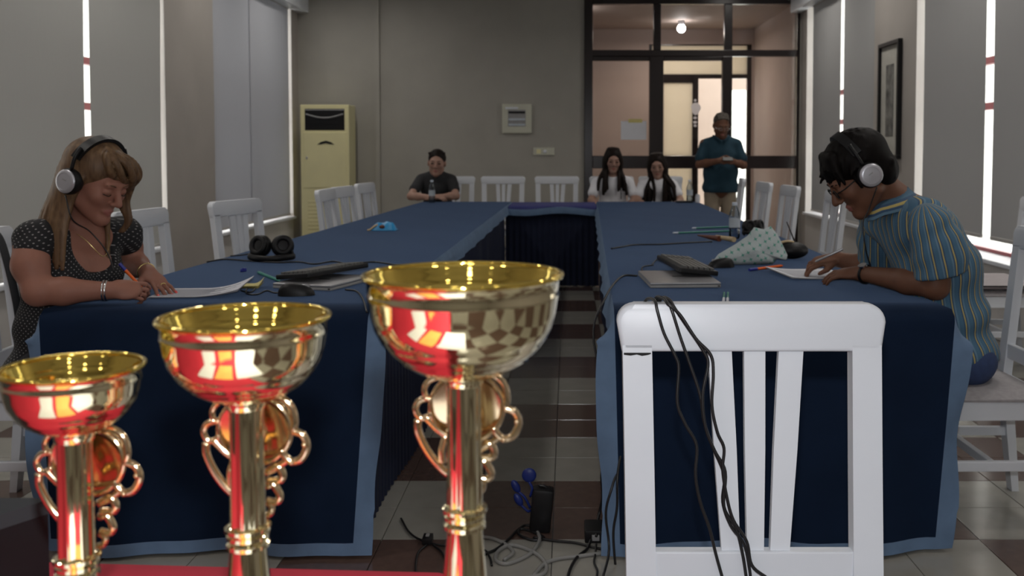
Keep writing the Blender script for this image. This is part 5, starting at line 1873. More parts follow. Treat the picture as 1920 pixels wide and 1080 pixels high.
tipsL, nL = hand(S, wrL, (0.62, -0.45, -0.32), (0.25, -0.1, 0.95), (-0.5, -0.75, 0.0), [0.14, 0.12, 0.12, 0.14], 0.95, (0.6, 0.75, -0.25), 0.2)
body = S.build('body', ['skin_f', 'lips'], wo, classify=hd.lip_test)
hd.extras(wo, 'hair_blond', eyes=False)
# downcast lashes
for q in (-1, 1):
    B().tube(spline([hd.L(q * 0.018, 0.0885, -0.006), hd.L(q * 0.032, 0.0935, -0.0085), hd.L(q * 0.047, 0.0830, -0.005)], 5), 0.0016, 6).build('eyelashes', 'iris', wo, smooth=180)
for (p, v) in tipsL + tipsR[:2]:
    up = unit(nL - v * (nL @ v))
    B().ell(p - v * 0.001 + up * 0.0045, (0.0080, 0.0050, 0.0028), [Vector(v), Vector(np.cross(up, v)), Vector(up)], 10, 6).build('fingernail', 'nail', wo, smooth=180)
# dotted top with scoop neck and cap sleeves
S = SD((-2.0, 2.95, 0.40), (-1.40, 3.62, 1.12), 0.0062)
woman_torso(S, 0.010)
S.chain([(shR, 0.0605), (lin(shR, elR, 0.18), 0.061)], 0.02)
S.chain([(shL, 0.0615), (lin(shL, elL, 0.2), 0.060)], 0.02)
S.ell(mid + V3(0.012, -0.01, 0.06), (0.085, 0.095, 0.085), T, 0.012, True)
S.ell(mid + Ft * 0.085 + V3(0, 0, -0.005), (0.088, 0.075, 0.115), T, 0.012, True)
S.build('dotted_top', 'dots', wo, uv=uv_torso((-1.75, 3.28, 0.4), (-1.69, 3.26, 1.0), 1.0), disp=wrinkle(0.004, 38))
# trousers and feet (mostly hidden by the table)
S = SD((-1.98, 2.98, 0.0), (-1.2, 3.55, 0.66), 0.012)
S.ell((-1.76, 3.28, 0.52), (0.135, 0.18, 0.09), None, 0.03)
for q in (-1, 1):
    y = 3.28 + 0.09 * q
    S.chain([(V3(-1.74, y, 0.53), 0.085), (V3(-1.42, y + 0.02 * q, 0.52), 0.062), (V3(-1.40, y + 0.02 * q, 0.10), 0.045)], 0.03)
    S.cap((-1.41, y, 0.045), (-1.28, y, 0.035), 0.04, 0.032, 0.02)
S.build('trousers', 'darktrouser', wo)
# hair
S = SD((-1.90, 2.92, 0.80), (-1.34, 3.46, 1.36), 0.0052)
A = hd.ax()
S.ell(hd.L(0, -0.024, 0.044), [0.090 * hd.s, 0.101 * hd.s, 0.090 * hd.s], A, 0.01)
S.ell(hd.L(0, 0.082, -0.055), [0.072, 0.085, 0.100], A, 0.012, True)
S.ell(hd.L(0, 0.10, 0.01), [0.055, 0.05, 0.045], A, 0.012, True)
rr = random.Random(3)
ends_back = []
for i in range(46):
    a = lin(-1.0, 1.0, i / 45)
    ang = a * 2.05                                  # round the back of the head, from ear to ear
    r0, f0 = math.sin(ang), -math.cos(ang)
    top = hd.L(0.055 * r0, -0.02 + 0.055 * f0, 0.098)
    side = hd.L(0.084 * r0, -0.022 + 0.090 * f0, 0.02)
    low = hd.L(0.082 * r0, -0.030 + 0.080 * f0, -0.065)
    ln = 0.17 + 0.05 * rr.random()
    drop = low + V3(-0.012 - 0.035 * max(0, -f0), -0.012 * max(0, r0), -ln * 0.55) + hd.R * (0.012 * r0)
    end = drop + V3(-0.010 + 0.02 * rr.random() - 0.02 * max(0, -f0), -0.006, -ln * 0.55)
    # hair falls over the shoulder, outside the top
    pts = spline([top, side, low, drop, end], 4)
    n = len(pts)
    for j in range(n - 1):
        ra = 0.0125 * (1 - 0.45 * j / n)
        S.cap(pts[j], pts[j + 1], ra, 0.0125 * (1 - 0.45 * (j + 1) / n), 0.003)
for (r0, f0, sc_) in ((0.03, 0.07, 1), (-0.005, 0.078, 1), (-0.03, 0.07, 1), (-0.055, 0.055, 1), (0.055, 0.055, 1)):   # fringe swept to her left
    pts = spline([hd.L(0.02, 0.02, 0.115), hd.L(r0 * 0.9, f0, 0.098), hd.L(r0 - 0.03, f0 + 0.020, 0.055), hd.L(-0.082, 0.055, -0.005)], 5)
    for j in range(len(pts) - 1):
        S.cap(pts[j], pts[j + 1], 0.012, 0.010, 0.003)
for q in range(5):                                  # lock hanging beside the far cheek
    pts = spline([hd.L(-0.05, 0.06, 0.085), hd.L(-0.088, 0.062 - 0.006 * q, 0.03), hd.L(-0.100 + 0.004 * q, 0.058 - 0.008 * q, -0.045), hd.L(-0.098, 0.045, -0.02) + V3(0.01 - 0.004 * q, 0, -0.095), hd.L(-0.095, 0.035, -0.02) + V3(-0.005 - 0.004 * q, 0, -0.14)], 5)
    for j in range(len(pts) - 1):
        S.cap(pts[j], pts[j + 1], 0.010 * (1 - 0.6 * j / len(pts)), 0.010 * (1 - 0.6 * (j + 1) / len(pts)), 0.003)
S.build('hair', 'hair_blond', wo, smooth_it=0)
# jewellery
def ring_band(name, c, d, r, tr, m, par, k=20):
    d = Vector(d).normalized()
    x = d.orthogonal().normalized()
    y = d.cross(x)
    pts = [Vector(c) + (x * math.cos(a) + y * math.sin(a)) * r for a in [2 * PI * i / k for i in range(k + 1)]]
    return B().tube(pts, tr, 6, cap=False).build(name, m, par, smooth=180)
ring_band('bracelet', lin(elR, wrR, 0.93), wrR - elR, 0.030, 0.004, 'jewels', wo)
ring_band('bracelet', lin(elR, wrR, 0.89), wrR - elR, 0.031, 0.003, 'jewels', wo)
ring_band('bracelet', lin(elL, wrL, 0.88), wrL - elL, 0.030, 0.0028, 'jewel', wo)
ring_band('bracelet', lin(elL, wrL, 0.45), wrL - elL, 0.0395, 0.0015, 'jewel', wo)
ring_band('ring', wrL + unit([0.62, -0.45, -0.32]) * 0.095, (0.62, -0.45, -0.32), 0.010, 0.002, 'jewel', wo, 12)
nk = [mid + V3(-0.04, -0.075, 0.055), mid + Ft * 0.075 + Rt * 0.045 + V3(0, 0, -0.005), mid + Ft * 0.108 + V3(0, 0, -0.065), mid + Ft * 0.075 - Rt * 0.05 + V3(0, 0, -0.005), mid + V3(0.045, 0.04, 0.055)]
B().tube(spline([Vector(p) for p in nk], 6), 0.0012, 6).build('necklace', 'jewel', wo, smooth=180)
cR_ = hd.L(0.098, 0.0, -0.048)
big_headphones('silver and black headphones worn by the woman on the left', hd, 1, [cR_, hd.L(0.085, 0.045, -0.11), mid + Ft * 0.09 + Rt * 0.035 + V3(0, 0, 0.02), mid + Ft * 0.125 + V3(0, 0, -0.05), mid + Ft * 0.155 + V3(0, 0, -0.115)])
ph = wrR + unit([0.86, 0.42, -0.02]) * 0.09
pen('orange pen with blue end held by the woman', pt(274, 549, 3.19), pt(224, 494, 3.16), 'orange', 'inkblue', 0.0052, 0.22)
# black bag strap over the back of her chair
tag(B().tube(spline([pt(-12, 430, 3.30), pt(2, 452, 3.28), pt(16, 500, 3.24), pt(30, 560, 3.22), pt(36, 600, 3.24)], 6), 0.014, 8, flat=0.4).build('bag_strap', 'darktee', smooth=180), 'black strap hanging from the chair behind the woman', 'strap')

# ------------------------------------------------------------------ the person in the striped shirt on the right
mo = thing('person', 'person with short dark hair, glasses and headphones in a striped shirt, writing', 'person', (1.36, 3.34, 0))
hd = Head((1.000, 3.30, 1.172), (-0.78, 0.04, -0.62), (-0.62, 0, 0.78), 1.10)
shN, shF = V3(1.195, 3.175, 1.000), V3(1.15, 3.535, 1.00)
elN, wrN = V3(1.225, 3.185, 0.800), V3(1.075, 3.50, 0.802)
elF, wrF = V3(1.19, 3.66, 0.80), V3(1.055, 3.76, 0.825)
Fm, Rm = unit([-1, 0.05, 0]), unit([0.05, 1, 0])
S = SD((0.80, 2.98, 0.40), (1.62, 3.95, 1.36), 0.0048)
def man_torso(S, g, low=True):
    ps = [(V3(1.335, 3.35, 0.52), 0.165, 0.125), (V3(1.325, 3.355, 0.68), 0.160, 0.125), (V3(1.295, 3.355, 0.84), 0.17, 0.125), (V3(1.235, 3.355, 0.96), 0.165, 0.11)]
    for q, (c, rs, rf) in enumerate(ps):
        tl = (0.0, 0.2, 0.45, 0.6)[q]
        f_ = unit([-math.cos(tl), 0, -math.sin(tl) * 0.8])
        S.ell(c, (rs + g, rf + g, 0.13), (Rm, f_, np.cross(Rm, f_)), 0.06)
    S.cap(shN + V3(0.0, 0.04, 0), shF - V3(0, 0.04, 0), 0.062 + g, 0.062 + g, 0.05)
man_torso(S, 0)
S.chain([(V3(1.20, 3.355, 1.02), 0.075), (V3(1.135, 3.345, 1.075), 0.060), (hd.L(0, -0.035, -0.06), 0.052)], 0.03)
S.chain([(shN, 0.058), (lin(shN, elN, 0.5) + V3(0.02, 0, 0), 0.05), (elN, 0.043)], 0.02)
S.chain([(elN, 0.043), (lin(elN, wrN, 0.35), 0.043), (wrN, 0.027)], 0.02)
S.chain([(shF, 0.058), (elF, 0.043)], 0.02)
S.chain([(elF, 0.043), (lin(elF, wrF, 0.35), 0.042), (wrF, 0.027)], 0.02)
hd.sculpt(S)
hand(S, wrN, (-0.82, 0.55, -0.06), (0.0, -0.35, 0.93), (0.55, 0.82, 0.0), [0.30, 0.32, 0.34, 0.36], 1.02, (0.8, 0.5, -0.3))
hand(S, wrF, (-0.96, -0.05, -0.12), (-0.1, -0.3, 0.94), (-0.1, -0.95, 0.25), [0.45, 0.62, 0.7, 0.75], 1.02, (0.85, 0.45, -0.45))
S.build('body', ['skin_dim', 'lips'], mo, classify=hd.lip_test)
hd.extras(mo, 'hair_black', eyes=False)
# shirt body
S = SD((1.0, 3.05, 0.44), (1.62, 3.68, 1.16), 0.0064)
man_torso(S, 0.016)
S.ell((1.345, 3.35, 0.56), (0.15, 0.185, 0.08), None, 0.04)
S.ell(V3(1.10, 3.345, 1.10), (0.085, 0.080, 0.075), None, 0.012, True)
S.plane((0, 0, 0.535), (0, 0, -1))
spine = [V3(1.34, 3.35, 0.5), V3(1.26, 3.35, 1.0)]
S.build('shirt', 'stripes', mo, uv=uv_torso(spine[0], spine[1], 0.99), disp=wrinkle(0.006, 30))
# yoke across the shoulders, stripes running the other way
S = SD((1.03, 3.06, 0.85), (1.46, 3.66, 1.16), 0.0064)
S.cap(shN + V3(0.01, 0.045, 0.012), shF + V3(0.01, -0.045, 0.012), 0.080, 0.080, 0.03)
S.ell((1.235, 3.355, 0.98), (0.115, 0.18, 0.085), (unit([0.8, 0, -0.6]), V3(0, 1, 0), unit([0.6, 0, 0.8])), 0.05)
S.ell(V3(1.10, 3.345, 1.10), (0.088, 0.083, 0.078), None, 0.012, True)
S.plane((1.28, 3.35, 0.955), unit([0.55, 0, -0.83]))
S.build('shirt_yoke', 'stripes', mo, uv=lambda V: np.stack([V[:, 0] * 0.85 - V[:, 2] * 0.55, V[:, 1]], 1), disp=wrinkle(0.004, 34))
# sleeves
for (sh, el, ex) in ((shN, elN, V3(0.02, -0.005, 0)), (shF, elF, V3(0.01, 0.01, 0))):
    S = SD(np.minimum(sh, el) - 0.14, np.maximum(sh, el) + 0.14, 0.0062)
    e = lin(sh, el, 0.80) + ex
    S.chain([(sh + V3(0.005, 0, 0.0), 0.076), (lin(sh, el, 0.4) + ex * 1.2, 0.083), (e, 0.086)], 0.03)
    ax_ = unit(el + ex - sh)
    S.plane(e + ax_ * 0.0, ax_)
    S.ell(e + ax_ * 0.01, (0.076, 0.076, 0.02), (unit(np.cross(ax_, [0, 1, 0.1])), unit(np.cross(ax_, np.cross(ax_, [0, 1, 0.1]))), ax_), 0.004, True)
    S.build('sleeve', 'stripes', mo, uv=uv_torso(sh, el + ex, 0.51), disp=wrinkle(0.005, 36))
# collar
vs, fs = [], []
nc = 22
for i in range(nc + 1):
    a = lin(-2.5, 2.5, i / nc)
    d = V3(math.cos(a), math.sin(a), 0)
    base = V3(1.125, 3.345, 1.055) + d * V3(0.088, 0.082, 0) + V3(-0.0, 0, 0.0) + V3(0, 0, 0.030 * math.cos(a) + 0.012)
    tp_ = base + V3(-0.020, 0, 0.030) - d * 0.012
    ou = base + d * 0.020 + V3(0, 0, -0.022)
    vs += [tuple(base), tuple(tp_), tuple(ou + V3(-0.012 * (abs(a) > 2.2), 0, -0.012 * (abs(a) > 2.2)))]
for i in range(nc):
    for (p, q) in ((0, 1), (1, 2)):
        fs.append((i * 3 + p, i * 3 + 3 + p, i * 3 + 3 + q, i * 3 + q))
b = B()
b.add(vs, fs)
co = b.build('collar', 'stripes', mo, smooth=180)
lay = co.data.uv_layers.new(name='cloth')
for lp in co.data.loops:
    v = co.data.vertices[lp.vertex_index].co
    lay.data[lp.index].uv = (lp.vertex_index % 3 * 0.025 + 0.004, v.y)
md = co.modifiers.new('thickness', 'SOLIDIFY')
md.thickness = 0.004
# jeans
S = SD((0.75, 3.05, 0.0), (1.6, 3.7, 0.70), 0.012)
S.ell((1.35, 3.35, 0.53), (0.140, 0.185, 0.10), None, 0.03)
for q in (-1, 1):
    y = 3.35 + 0.095 * q
    S.chain([(V3(1.36, y, 0.54), 0.092), (V3(1.0, y + 0.02 * q, 0.53), 0.068), (V3(0.96, y + 0.02 * q, 0.09), 0.05)], 0.03)
    S.cap((0.98, y, 0.05), (0.84, y, 0.04), 0.045, 0.035, 0.02)
S.build('jeans', 'jeans', mo)
# hair: short, thick, black, with a fringe
S = SD((0.70, 3.06, 0.95), (1.26, 3.54, 1.44), 0.0052)
A = hd.ax()
k = hd.s
S.ell(hd.L(0, -0.022, 0.046), [0.088 * k, 0.106 * k, 0.088 * k], A, 0.01)
S.ell(hd.L(0, -0.055, -0.02), [0.076 * k, 0.062 * k, 0.070 * k], A, 0.02)
S.ell(hd.L(0, 0.105, -0.055), [0.085 * k, 0.085 * k, 0.098 * k], A, 0.012, True)
for q in (-1, 1):
    S.ell(hd.L(q * 0.085, 0.02, -0.05), [0.03 * k, 0.045 * k, 0.05 * k], A, 0.01, True)
rr = random.Random(5)
for i in range(90):
    r0 = rr.uniform(-0.08, 0.08)
    a0 = rr.uniform(-0.2, 1.0)
    th = rr.uniform(0.1, 1.5)
    ang = rr.uniform(0, 2 * PI)
    d = V3(math.sin(th) * math.cos(ang), math.sin(th) * math.sin(ang), math.cos(th))
    p0 = hd.L(0.080 * d[0], -0.022 + 0.096 * d[1], 0.046 + 0.082 * d[2])
    p1 = hd.L(0.094 * d[0], -0.018 + 0.116 * d[1] + 0.022, 0.046 + 0.094 * d[2] - 0.028)
    S.cap(p0, p1, 0.011, 0.004, 0.004)
for i in range(13):
    r0 = lin(-0.07, 0.07, i / 12)
    p0 = hd.L(r0 * 0.8, 0.045, 0.100)
    p1 = hd.L(r0, 0.080 - abs(r0) * 0.30 + rr.uniform(-0.006, 0.006), 0.066 + rr.uniform(-0.006, 0.006))
    p2 = hd.L(r0 * 1.05 + rr.uniform(-0.010, 0.010), 0.096 - abs(r0) * 0.40 + rr.uniform(-0.006, 0.008), 0.032 + rr.uniform(-0.022, 0.016))
    S.cap(p0, p1, 0.018, 0.014, 0.008)
    S.cap(p1, p2, 0.014, 0.004, 0.004)
for i in range(8):                                  # nape
    r0 = lin(-0.055, 0.055, i / 7)
    S.cap(hd.L(r0, -0.085, -0.02), hd.L(r0 * 0.9, -0.070, -0.065 - 0.01 * rr.random()), 0.018, 0.006, 0.004)
for q in (-1, 1):                                   # sideburns
    S.cap(hd.L(q * 0.076, 0.028, 0.03), hd.L(q * 0.076, 0.032, -0.025), 0.012, 0.005, 0.004)
S.build('hair', 'hair_black', mo, smooth_it=0)
# glasses
gl = thing('glasses', 'dark framed glasses worn by the person in the striped shirt', 'glasses', tuple(hd.L(0, 0.1, 0)))
for q in (-1, 1):
    pts = [hd.L(q * 0.033 + 0.021 * math.cos(a), 0.100, -0.002 + 0.014 * math.sin(a)) for a in [2 * PI * i / 20 for i in range(21)]]
    B().tube([Vector(p) for p in pts], 0.0022, 6, cap=False).build('rim', 'black', gl, smooth=180)
    B().tube([Vector(hd.L(q * 0.054, 0.098, 0.002)), Vector(hd.L(q * 0.076, 0.075, 0.004)), Vector(hd.L(q * 0.083, 0.0, 0.01))], 0.0022, 6).build('temple', 'black', gl, smooth=180)
B().tube([Vector(hd.L(-0.012, 0.102, 0.002)), Vector(hd.L(0.012, 0.102, 0.002))], 0.002, 6).build('bridge', 'black', gl, smooth=180)
cN = hd.L(0.098, 0.0, -0.046) if (hd.R @ V3(0, -1, 0)) > 0 else hd.L(-0.098, 0.0, -0.046)
big_headphones('silver headphones worn by the person in the striped shirt', hd, 1, [cN, pt(1628, 395, 3.22), pt(1618, 420, 3.2), pt(1624, 470, 3.2), pt(1632, 497, 3.28)])
# watch
d_ = unit(wrN - elN)
c_ = lin(elN, wrN, 0.94)
wt = ring_band('watch_band', c_, d_, 0.0315, 0.0055, 'black', mo, 24)
n_ = unit(np.cross(d_, [0, 0, 1]))
u_ = unit(V3(0, -0.75, 0.66))
u_ = unit(u_ - d_ * (u_ @ d_))
B().lathe([(0.0, -0.002), (0.016, -0.002), (0.017, 0.002), (0.016, 0.006), (0.0, 0.0065)], c_ + u_ * 0.033, 20, u_).build('watch_case', 'jewels', wt, smooth=40)
ring_band('ring', wrN + unit([-0.82, 0.55, -0.06]) * 0.10 + V3(0.012, -0.008, -0.004), (-0.82, 0.55, -0.2), 0.0105, 0.002, 'jewel', mo, 12)
pen('silver pen held by the person in the striped shirt', pt(1528, 491, 3.72), pt(1580, 467, 3.70), 'silver', 'silver', 0.0048, 0.2)

# ------------------------------------------------------------------ the people at the far end
def long_hair(root, hd, mname, length, seed, fall, h=0.0085):
    lo = np.minimum(hd.c - 0.22, hd.c + V3(0, 0, -length - 0.1))
    S = SD(hd.c - V3(0.24, 0.22, length + 0.1), hd.c + V3(0.24, 0.2, 0.2), h)
    A = hd.ax()
    S.ell(hd.L(0, -0.022, 0.040), [0.088 * hd.s, 0.102 * hd.s, 0.090 * hd.s], A, 0.01)
    S.ell(hd.L(0, 0.10, -0.03), [0.058, 0.085, 0.098], A, 0.012, True)
    rr = random.Random(seed)
    for i in range(34):
        a = lin(-1, 1, i / 33)
        ang = a * 2.35
        r0, f0 = math.sin(ang), -math.cos(ang)
        front = max(0, f0)
        top = hd.L(0.045 * r0, -0.02 + 0.05 * f0, 0.105)
        side = hd.L(0.085 * r0, -0.015 + 0.085 * f0, 0.0)
        low = hd.L(0.083 * r0, -0.01 + 0.075 * f0, -0.09)
        ln = length * (0.75 + 0.25 * rr.random())
        out = fall * (1 if r0 > 0 else -1) * 0.035 * rr.uniform(-0.4, 1.7)
        mid_ = low + V3(0, -0.045 - 0.03 * front, -ln * 0.45) + hd.R * out
        end = mid_ + V3(rr.uniform(-0.012, 0.012), -0.02, -ln * 0.5) + hd.R * out * 0.4
        pts = spline([top, side, low, mid_, end], 4)
        for j in range(len(pts) - 1):
            S.cap(pts[j], pts[j + 1], 0.022 * (1 - 0.35 * j / len(pts)), 0.022 * (1 - 0.35 * (j + 1) / len(pts)), 0.004)
    return S.build('hair', mname, root, smooth_it=0)

def seated_far(label, x, y, hz, shz, hd_fwd, hd_up, shirt, hairf, arms, hs=1.0, lean=0.06, hw=0.165, hx=0.0):
    t = thing('person', label, 'person', (x, y, 0))
    hd = Head((x + hx, y - lean - 0.03, hz), hd_fwd, hd_up, hs)
    yc = y - lean * 0.5
    S = SD((x - 0.42, y - 0.62, 0.42), (x + 0.42, y + 0.24, hz + 0.2), 0.0085)
    shl, shr = V3(x - hw, y - lean, shz - 0.02), V3(x + hw, y - lean, shz - 0.02)
    def torso(S, g):
        S.ell((x, y, 0.54), (0.16 + g, 0.115 + g, 0.12), None, 0.04)
        S.ell((x, y - lean * 0.3, 0.70), (0.138 + g, 0.10 + g, 0.15), None, 0.05)
        S.ell((x, y - lean * 0.8, 0.87), (0.155 + g, 0.105 + g, 0.13), None, 0.05)
        S.cap(shl + V3(0.025, 0, 0), (x, y - lean, shz + 0.01), 0.042 + g, 0.05 + g, 0.05)
        S.cap(shr - V3(0.025, 0, 0), (x, y - lean, shz + 0.01), 0.042 + g, 0.05 + g, 0.05)
    torso(S, 0)
    S.chain([(V3(x, y - lean, shz), 0.065), (V3(x + hx * 0.4, y - lean - 0.005, shz + 0.06), 0.047), (hd.L(0, -0.02, -0.07), 0.045)], 0.03)
    for (sh, (el, wr, d, n, tt)) in zip((shl, shr), arms):
        S.chain([(sh, 0.045), (lin(sh, el, 0.5), 0.042), (el, 0.036)], 0.02)
        S.chain([(el, 0.038), (lin(el, wr, 0.35), 0.037), (wr, 0.024)], 0.02)
        hand(S, wr, d, n, tt, 0.35, 0.95, fr=0.0095)
    hd.sculpt(S, True)
    S.build('body', ['skin_far', 'lips'], t, classify=hd.lip_test)
    hd.extras(t, hairf, eyes=False)
    for q in (-1, 1):
        B().ell(hd.L(q * 0.032, 0.0865, 0.0005), (0.0145 * hs, 0.0085 * hs, 0.0062 * hs), [Vector(a) for a in hd.ax()], 12, 8).build('eye', 'iris', t, smooth=180)  # all dark: the shadowed look of far eyes is put into the colour
    S = SD((x - 0.42, y - 0.4, 0.44), (x + 0.42, y + 0.22, shz + 0.12), 0.0095)
    torso(S, 0.014)
    for (sh, (el, *_)) in zip((shl, shr), arms):
        e = lin(sh, el, 0.62)
        S.chain([(sh + V3(0, 0, -0.012), 0.053), (e, 0.056)], 0.02)
    S.ell((x + hx * 0.3, y - lean - 0.02, shz + 0.085), (0.072, 0.085, 0.07), None, 0.01, True)
    S.build('t_shirt', shirt, t, disp=wrinkle(0.004, 30))
    S = SD((x - 0.25, y - 0.6, 0.0), (x + 0.25, y + 0.2, 0.64), 0.016)
    S.ell((x, y, 0.53), (0.165, 0.125, 0.08), None, 0.03)
    for q in (-1, 1):
        S.chain([(V3(x + q * 0.09, y - 0.03, 0.54), 0.08), (V3(x + q * 0.1, y - 0.40, 0.53), 0.06), (V3(x + q * 0.1, y - 0.42, 0.08), 0.045)], 0.03)
        S.cap((x + q * 0.1, y - 0.40, 0.045), (x + q * 0.1, y - 0.53, 0.04), 0.04, 0.032, 0.02)
    S.build('trousers', 'darktrouser', t)
    return t, hd
# person in dark shirt, forearms folded on the table
x, y = -1.345, 9.93
t, hd = seated_far('person with tied-back dark hair in a dark t-shirt, arms on the table', x, y, 1.130, 0.985, (0.02, -1, -0.10), (0.05, 0, 1), 'darktee', 'hair_brown',
    ((V3(x - 0.215, 9.52, 0.800), V3(x + 0.02, 9.38, 0.795), (1, -0.15, 0), (0, -0.3, 1), (0, 1, 0.2)),
     (V3(x + 0.225, 9.58, 0.80), V3(x + 0.085, 9.40, 0.80), (-0.95, -0.2, 0.05), (0, -0.3, 1), (0, 1, 0.3))), 1.10, 0.14, 0.16, 0.012)
S = SD(hd.c - 0.2, hd.c + 0.2, 0.0085)
A = hd.ax()
S.ell(hd.L(0, -0.022, 0.040), [0.090, 0.106, 0.096], A, 0.01)
S.ell(hd.L(0, 0.105, -0.050), [0.066, 0.085, 0.098], A, 0.012, True)
S.ell(hd.L(0, -0.115, 0.075), [0.04, 0.038, 0.04], A, 0.01)
rr = random.Random(2)
for i in range(26):
    r0 = rr.uniform(-0.07, 0.07)
    S.cap(hd.L(r0, 0.045 - abs(r0) * 0.5, 0.100 - r0 * r0 * 5), hd.L(r0 * 1.2, 0.02, 0.125 - r0 * r0 * 6), 0.009, 0.003, 0.004)
S.build('hair', 'hair_brown', t, smooth_it=0)
# girl in white, left
x, y = 0.462, 9.95
arms = lambda x: ((V3(x - 0.222, 9.80, 0.745), V3(x - 0.12, 9.66, 0.66), (0.6, -0.5, -0.2), (-0.3, -0.5, 0.8), (0.5, 0.5, 0.2)), (V3(x + 0.218, 9.80, 0.745), V3(x + 0.12, 9.66, 0.66), (-0.6, -0.5, -0.2), (0.3, -0.5, 0.8), (-0.5, 0.5, 0.2)))
t, hd = seated_far('girl with long brown hair in a white t-shirt, seated left of the other girl', x, y, 1.150, 0.955, (0.06, -1, -0.16), (0.02, 0, 1), 'whitetee', 'hair_brown', arms(x), 1.04, 0.05, 0.168)
long_hair(t, hd, 'hair_brown', 0.26, 4, 0.9)
B().tube(spline([Vector((x + 0.05, 9.775, 0.93)), Vector((x + 0.075, 9.765, 0.85)), Vector((x + 0.08, 9.78, 0.76))], 4), 0.005, 6).build('lanyard', 'black', t, smooth=180)
# girl in white, right
x, y = 0.928, 9.97
t, hd = seated_far('girl with very long dark hair in a white t-shirt, head bowed slightly', x, y, 1.095, 0.925, (-0.12, -1, -0.16), (-0.08, 0, 1), 'whitetee', 'hair_brown', arms(x), 1.04, 0.06, 0.16, -0.01)
long_hair(t, hd, 'hair_brown', 0.34, 8, 1.5)

# ------------------------------------------------------------------ the standing man
x, y = 1.655, 10.42
t = thing('person', 'grey-haired man in a teal polo shirt standing, looking at a phone', 'person', (x, y, 0))
hd = Head((x - 0.005, y - 0.06, 1.525), (0.10, -1, -0.42), (0.05, -0.3, 1), 1.06)
S = SD((x - 0.42, y - 0.5, 0.6), (x + 0.42, y + 0.22, 1.72), 0.0085)
shl, shr = V3(x - 0.175, y, 1.325), V3(x + 0.175, y, 1.325)
def mt(S, g):
    S.ell((x, y, 0.86), (0.165 + g, 0.125 + g, 0.13), None, 0.05)
    S.ell((x, y - 0.015, 1.02), (0.160 + g, 0.130 + g, 0.15), None, 0.06)
    S.ell((x, y, 1.20), (0.172 + g, 0.115 + g, 0.16), None, 0.06)
    S.cap(shl + V3(0.03, 0, 0), (x, y, 1.35), 0.046 + g, 0.058 + g, 0.06)
    S.cap(shr - V3(0.03, 0, 0), (x, y, 1.35), 0.046 + g, 0.058 + g, 0.06)
mt(S, 0)
S.chain([(V3(x, y, 1.345), 0.07), (V3(x, y - 0.02, 1.40), 0.056), (hd.L(0, -0.02, -0.07), 0.05)], 0.03)
aa = ((shl, V3(x - 0.235, y - 0.05, 1.105), V3(x - 0.06, y - 0.27, 1.145), (0.8, -0.35, 0.1), (-0.3, -0.7, 0.4), (0.2, 0.3, 1)), (shr, V3(x + 0.235, y - 0.05, 1.095), V3(x + 0.10, y - 0.27, 1.135), (-0.8, -0.35, 0.15), (0.3, -0.7, 0.4), (-0.2, 0.3, 1)))
for (sh, el, wr, d, n, tt) in aa:
    S.chain([(sh, 0.056), (lin(sh, el, 0.5), 0.050), (el, 0.042)], 0.02)
    S.chain([(el, 0.043), (lin(el, wr, 0.35), 0.042), (wr, 0.028)], 0.02)
    hand(S, wr, d, n, tt, 0.5, 1.0, fr=0.0098)
hd.sculpt(S, True)
S.build('body', ['skin_dim', 'lips'], t, classify=hd.lip_test)
hd.extras(t, 'hair_grey', eyes=False)
S = SD((x - 0.40, y - 0.3, 0.70), (x + 0.40, y + 0.22, 1.48), 0.0095)
mt(S, 0.020)
S.ell((x, y, 0.86), (0.190, 0.15, 0.12), None, 0.04)
S.ell((x, y - 0.01, 1.02), (0.186, 0.15, 0.2), None, 0.04)
for (sh, el, *_) in aa:
    S.chain([(sh + V3(0, 0, -0.015), 0.060), (lin(sh, el, 0.70), 0.064)], 0.02)
S.ell((x, y - 0.03, 1.425), (0.072, 0.085, 0.07), None, 0.01, True)
S.cap((x, y - 0.12, 1.36), (x, y - 0.135, 1.29), 0.018, 0.008, 0.006, True)
S.plane((0, 0, 0.80), (0, 0, -1))
po_ = S.build('polo_shirt', 'polo', t, disp=wrinkle(0.005, 26))
for q in (-1, 1):
    B().tube(spline([(x + q * 0.015, y - 0.135, 1.355), (x + q * 0.06, y - 0.085, 1.395), (x + q * 0.078, y, 1.415), (x + q * 0.05, y + 0.07, 1.415)], 5), 0.014, 8, flat=0.5).build('polo_collar', 'polo', po_, smooth=180)
S = SD((x - 0.28, y - 0.3, 0.0), (x + 0.28, y + 0.2, 0.95), 0.012)
S.ell((x, y, 0.86), (0.168, 0.128, 0.085), None, 0.03)
for q in (-1, 1):
    S.chain([(V3(x + q * 0.085, y, 0.80), 0.092), (V3(x + q * 0.095, y, 0.48), 0.070), (V3(x + q * 0.10, y + 0.01, 0.09), 0.058)], 0.03)
S.build('trousers', 'khaki', t, disp=wrinkle(0.005, 28))
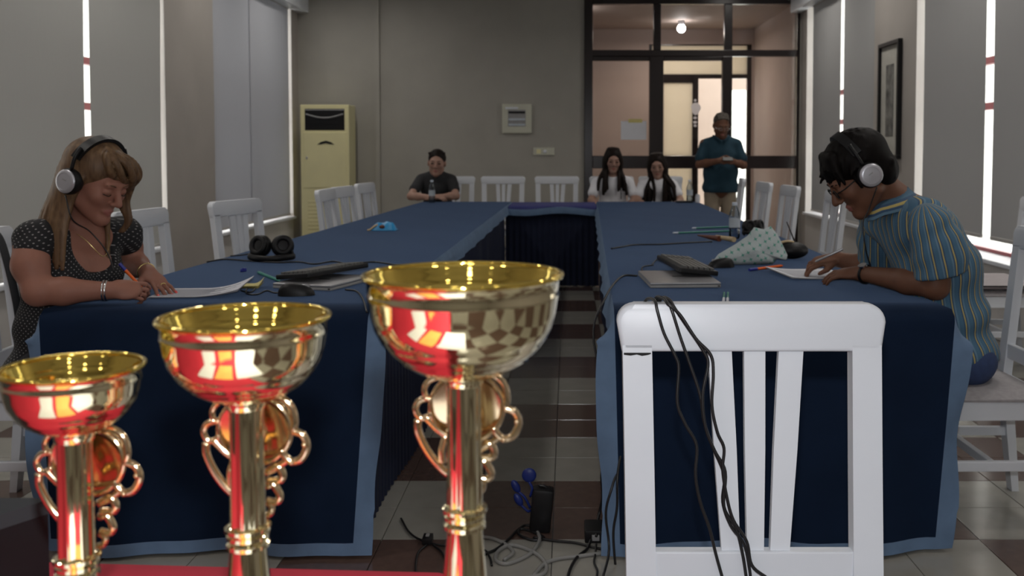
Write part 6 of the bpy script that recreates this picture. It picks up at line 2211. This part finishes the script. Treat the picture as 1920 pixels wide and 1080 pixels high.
for q in (-1, 1):
    S = SD((x + q * 0.10 - 0.09, y - 0.25, -0.01), (x + q * 0.10 + 0.09, y + 0.14, 0.16), 0.008)
    S.cap((x + q * 0.10, y + 0.03, 0.048), (x + q * 0.105, y - 0.13, 0.040), 0.045, 0.038, 0.02)
    S.cap((x + q * 0.10, y + 0.02, 0.05), (x + q * 0.10, y + 0.02, 0.10), 0.045, 0.042, 0.02)
    S.build('shoe', 'brown', t)
S = SD(hd.c - 0.2, hd.c + 0.2, 0.0085)
A = hd.ax()
S.ell(hd.L(0, -0.028, 0.040), [0.083, 0.098, 0.086], A, 0.01)
S.ell(hd.L(0, 0.115, -0.020), [0.072, 0.085, 0.098], A, 0.012, True)
S.ell(hd.L(0, -0.03, -0.02), [0.082, 0.07, 0.06], A, 0.01)
S.ell(hd.L(0, 0.09, -0.06), [0.1, 0.085, 0.08], A, 0.01, True)
rr = random.Random(9)
for i in range(22):
    r0 = rr.uniform(-0.06, 0.06)
    S.cap(hd.L(r0, 0.05, 0.09 - r0 * r0 * 5), hd.L(r0 * 1.1, -0.03, 0.128 - r0 * r0 * 6), 0.008, 0.006, 0.004)
S.build('hair', 'hair_grey', t, smooth_it=0)
ph = thing('phone', 'small dark phone held in both hands by the standing man', 'phone', (x + 0.02, y - 0.345, 1.155))
xf = Matrix.Translation((x + 0.02, y - 0.345, 1.165)) @ Matrix.Rotation(0.6, 4, 'X')
B().box((-0.055, -0.032, -0.004), (0.055, 0.032, 0.004), 0.003, 0, xf).build('phone_case', 'black', ph)
B().box((-0.050, -0.029, 0.0041), (0.050, 0.029, 0.0048), 0, 0, xf).build('phone_screen', 'key', ph)
gl = thing('glasses', 'thin glasses worn by the standing man', 'glasses', tuple(hd.L(0, 0.1, 0)))
for q in (-1, 1):
    pts = [hd.L(q * 0.034 + 0.022 * math.cos(a), 0.108, -0.002 + 0.014 * math.sin(a)) for a in [2 * PI * i / 16 for i in range(17)]]
    B().tube([Vector(p) for p in pts], 0.0016, 6, cap=False).build('rim', 'jewels', gl, smooth=180)
    B().tube([Vector(hd.L(q * 0.055, 0.106, 0.002)), Vector(hd.L(q * 0.079, 0.09, 0.004)), Vector(hd.L(q * 0.083, 0.0, 0.01))], 0.0018, 6).build('temple', 'jewels', gl, smooth=180)
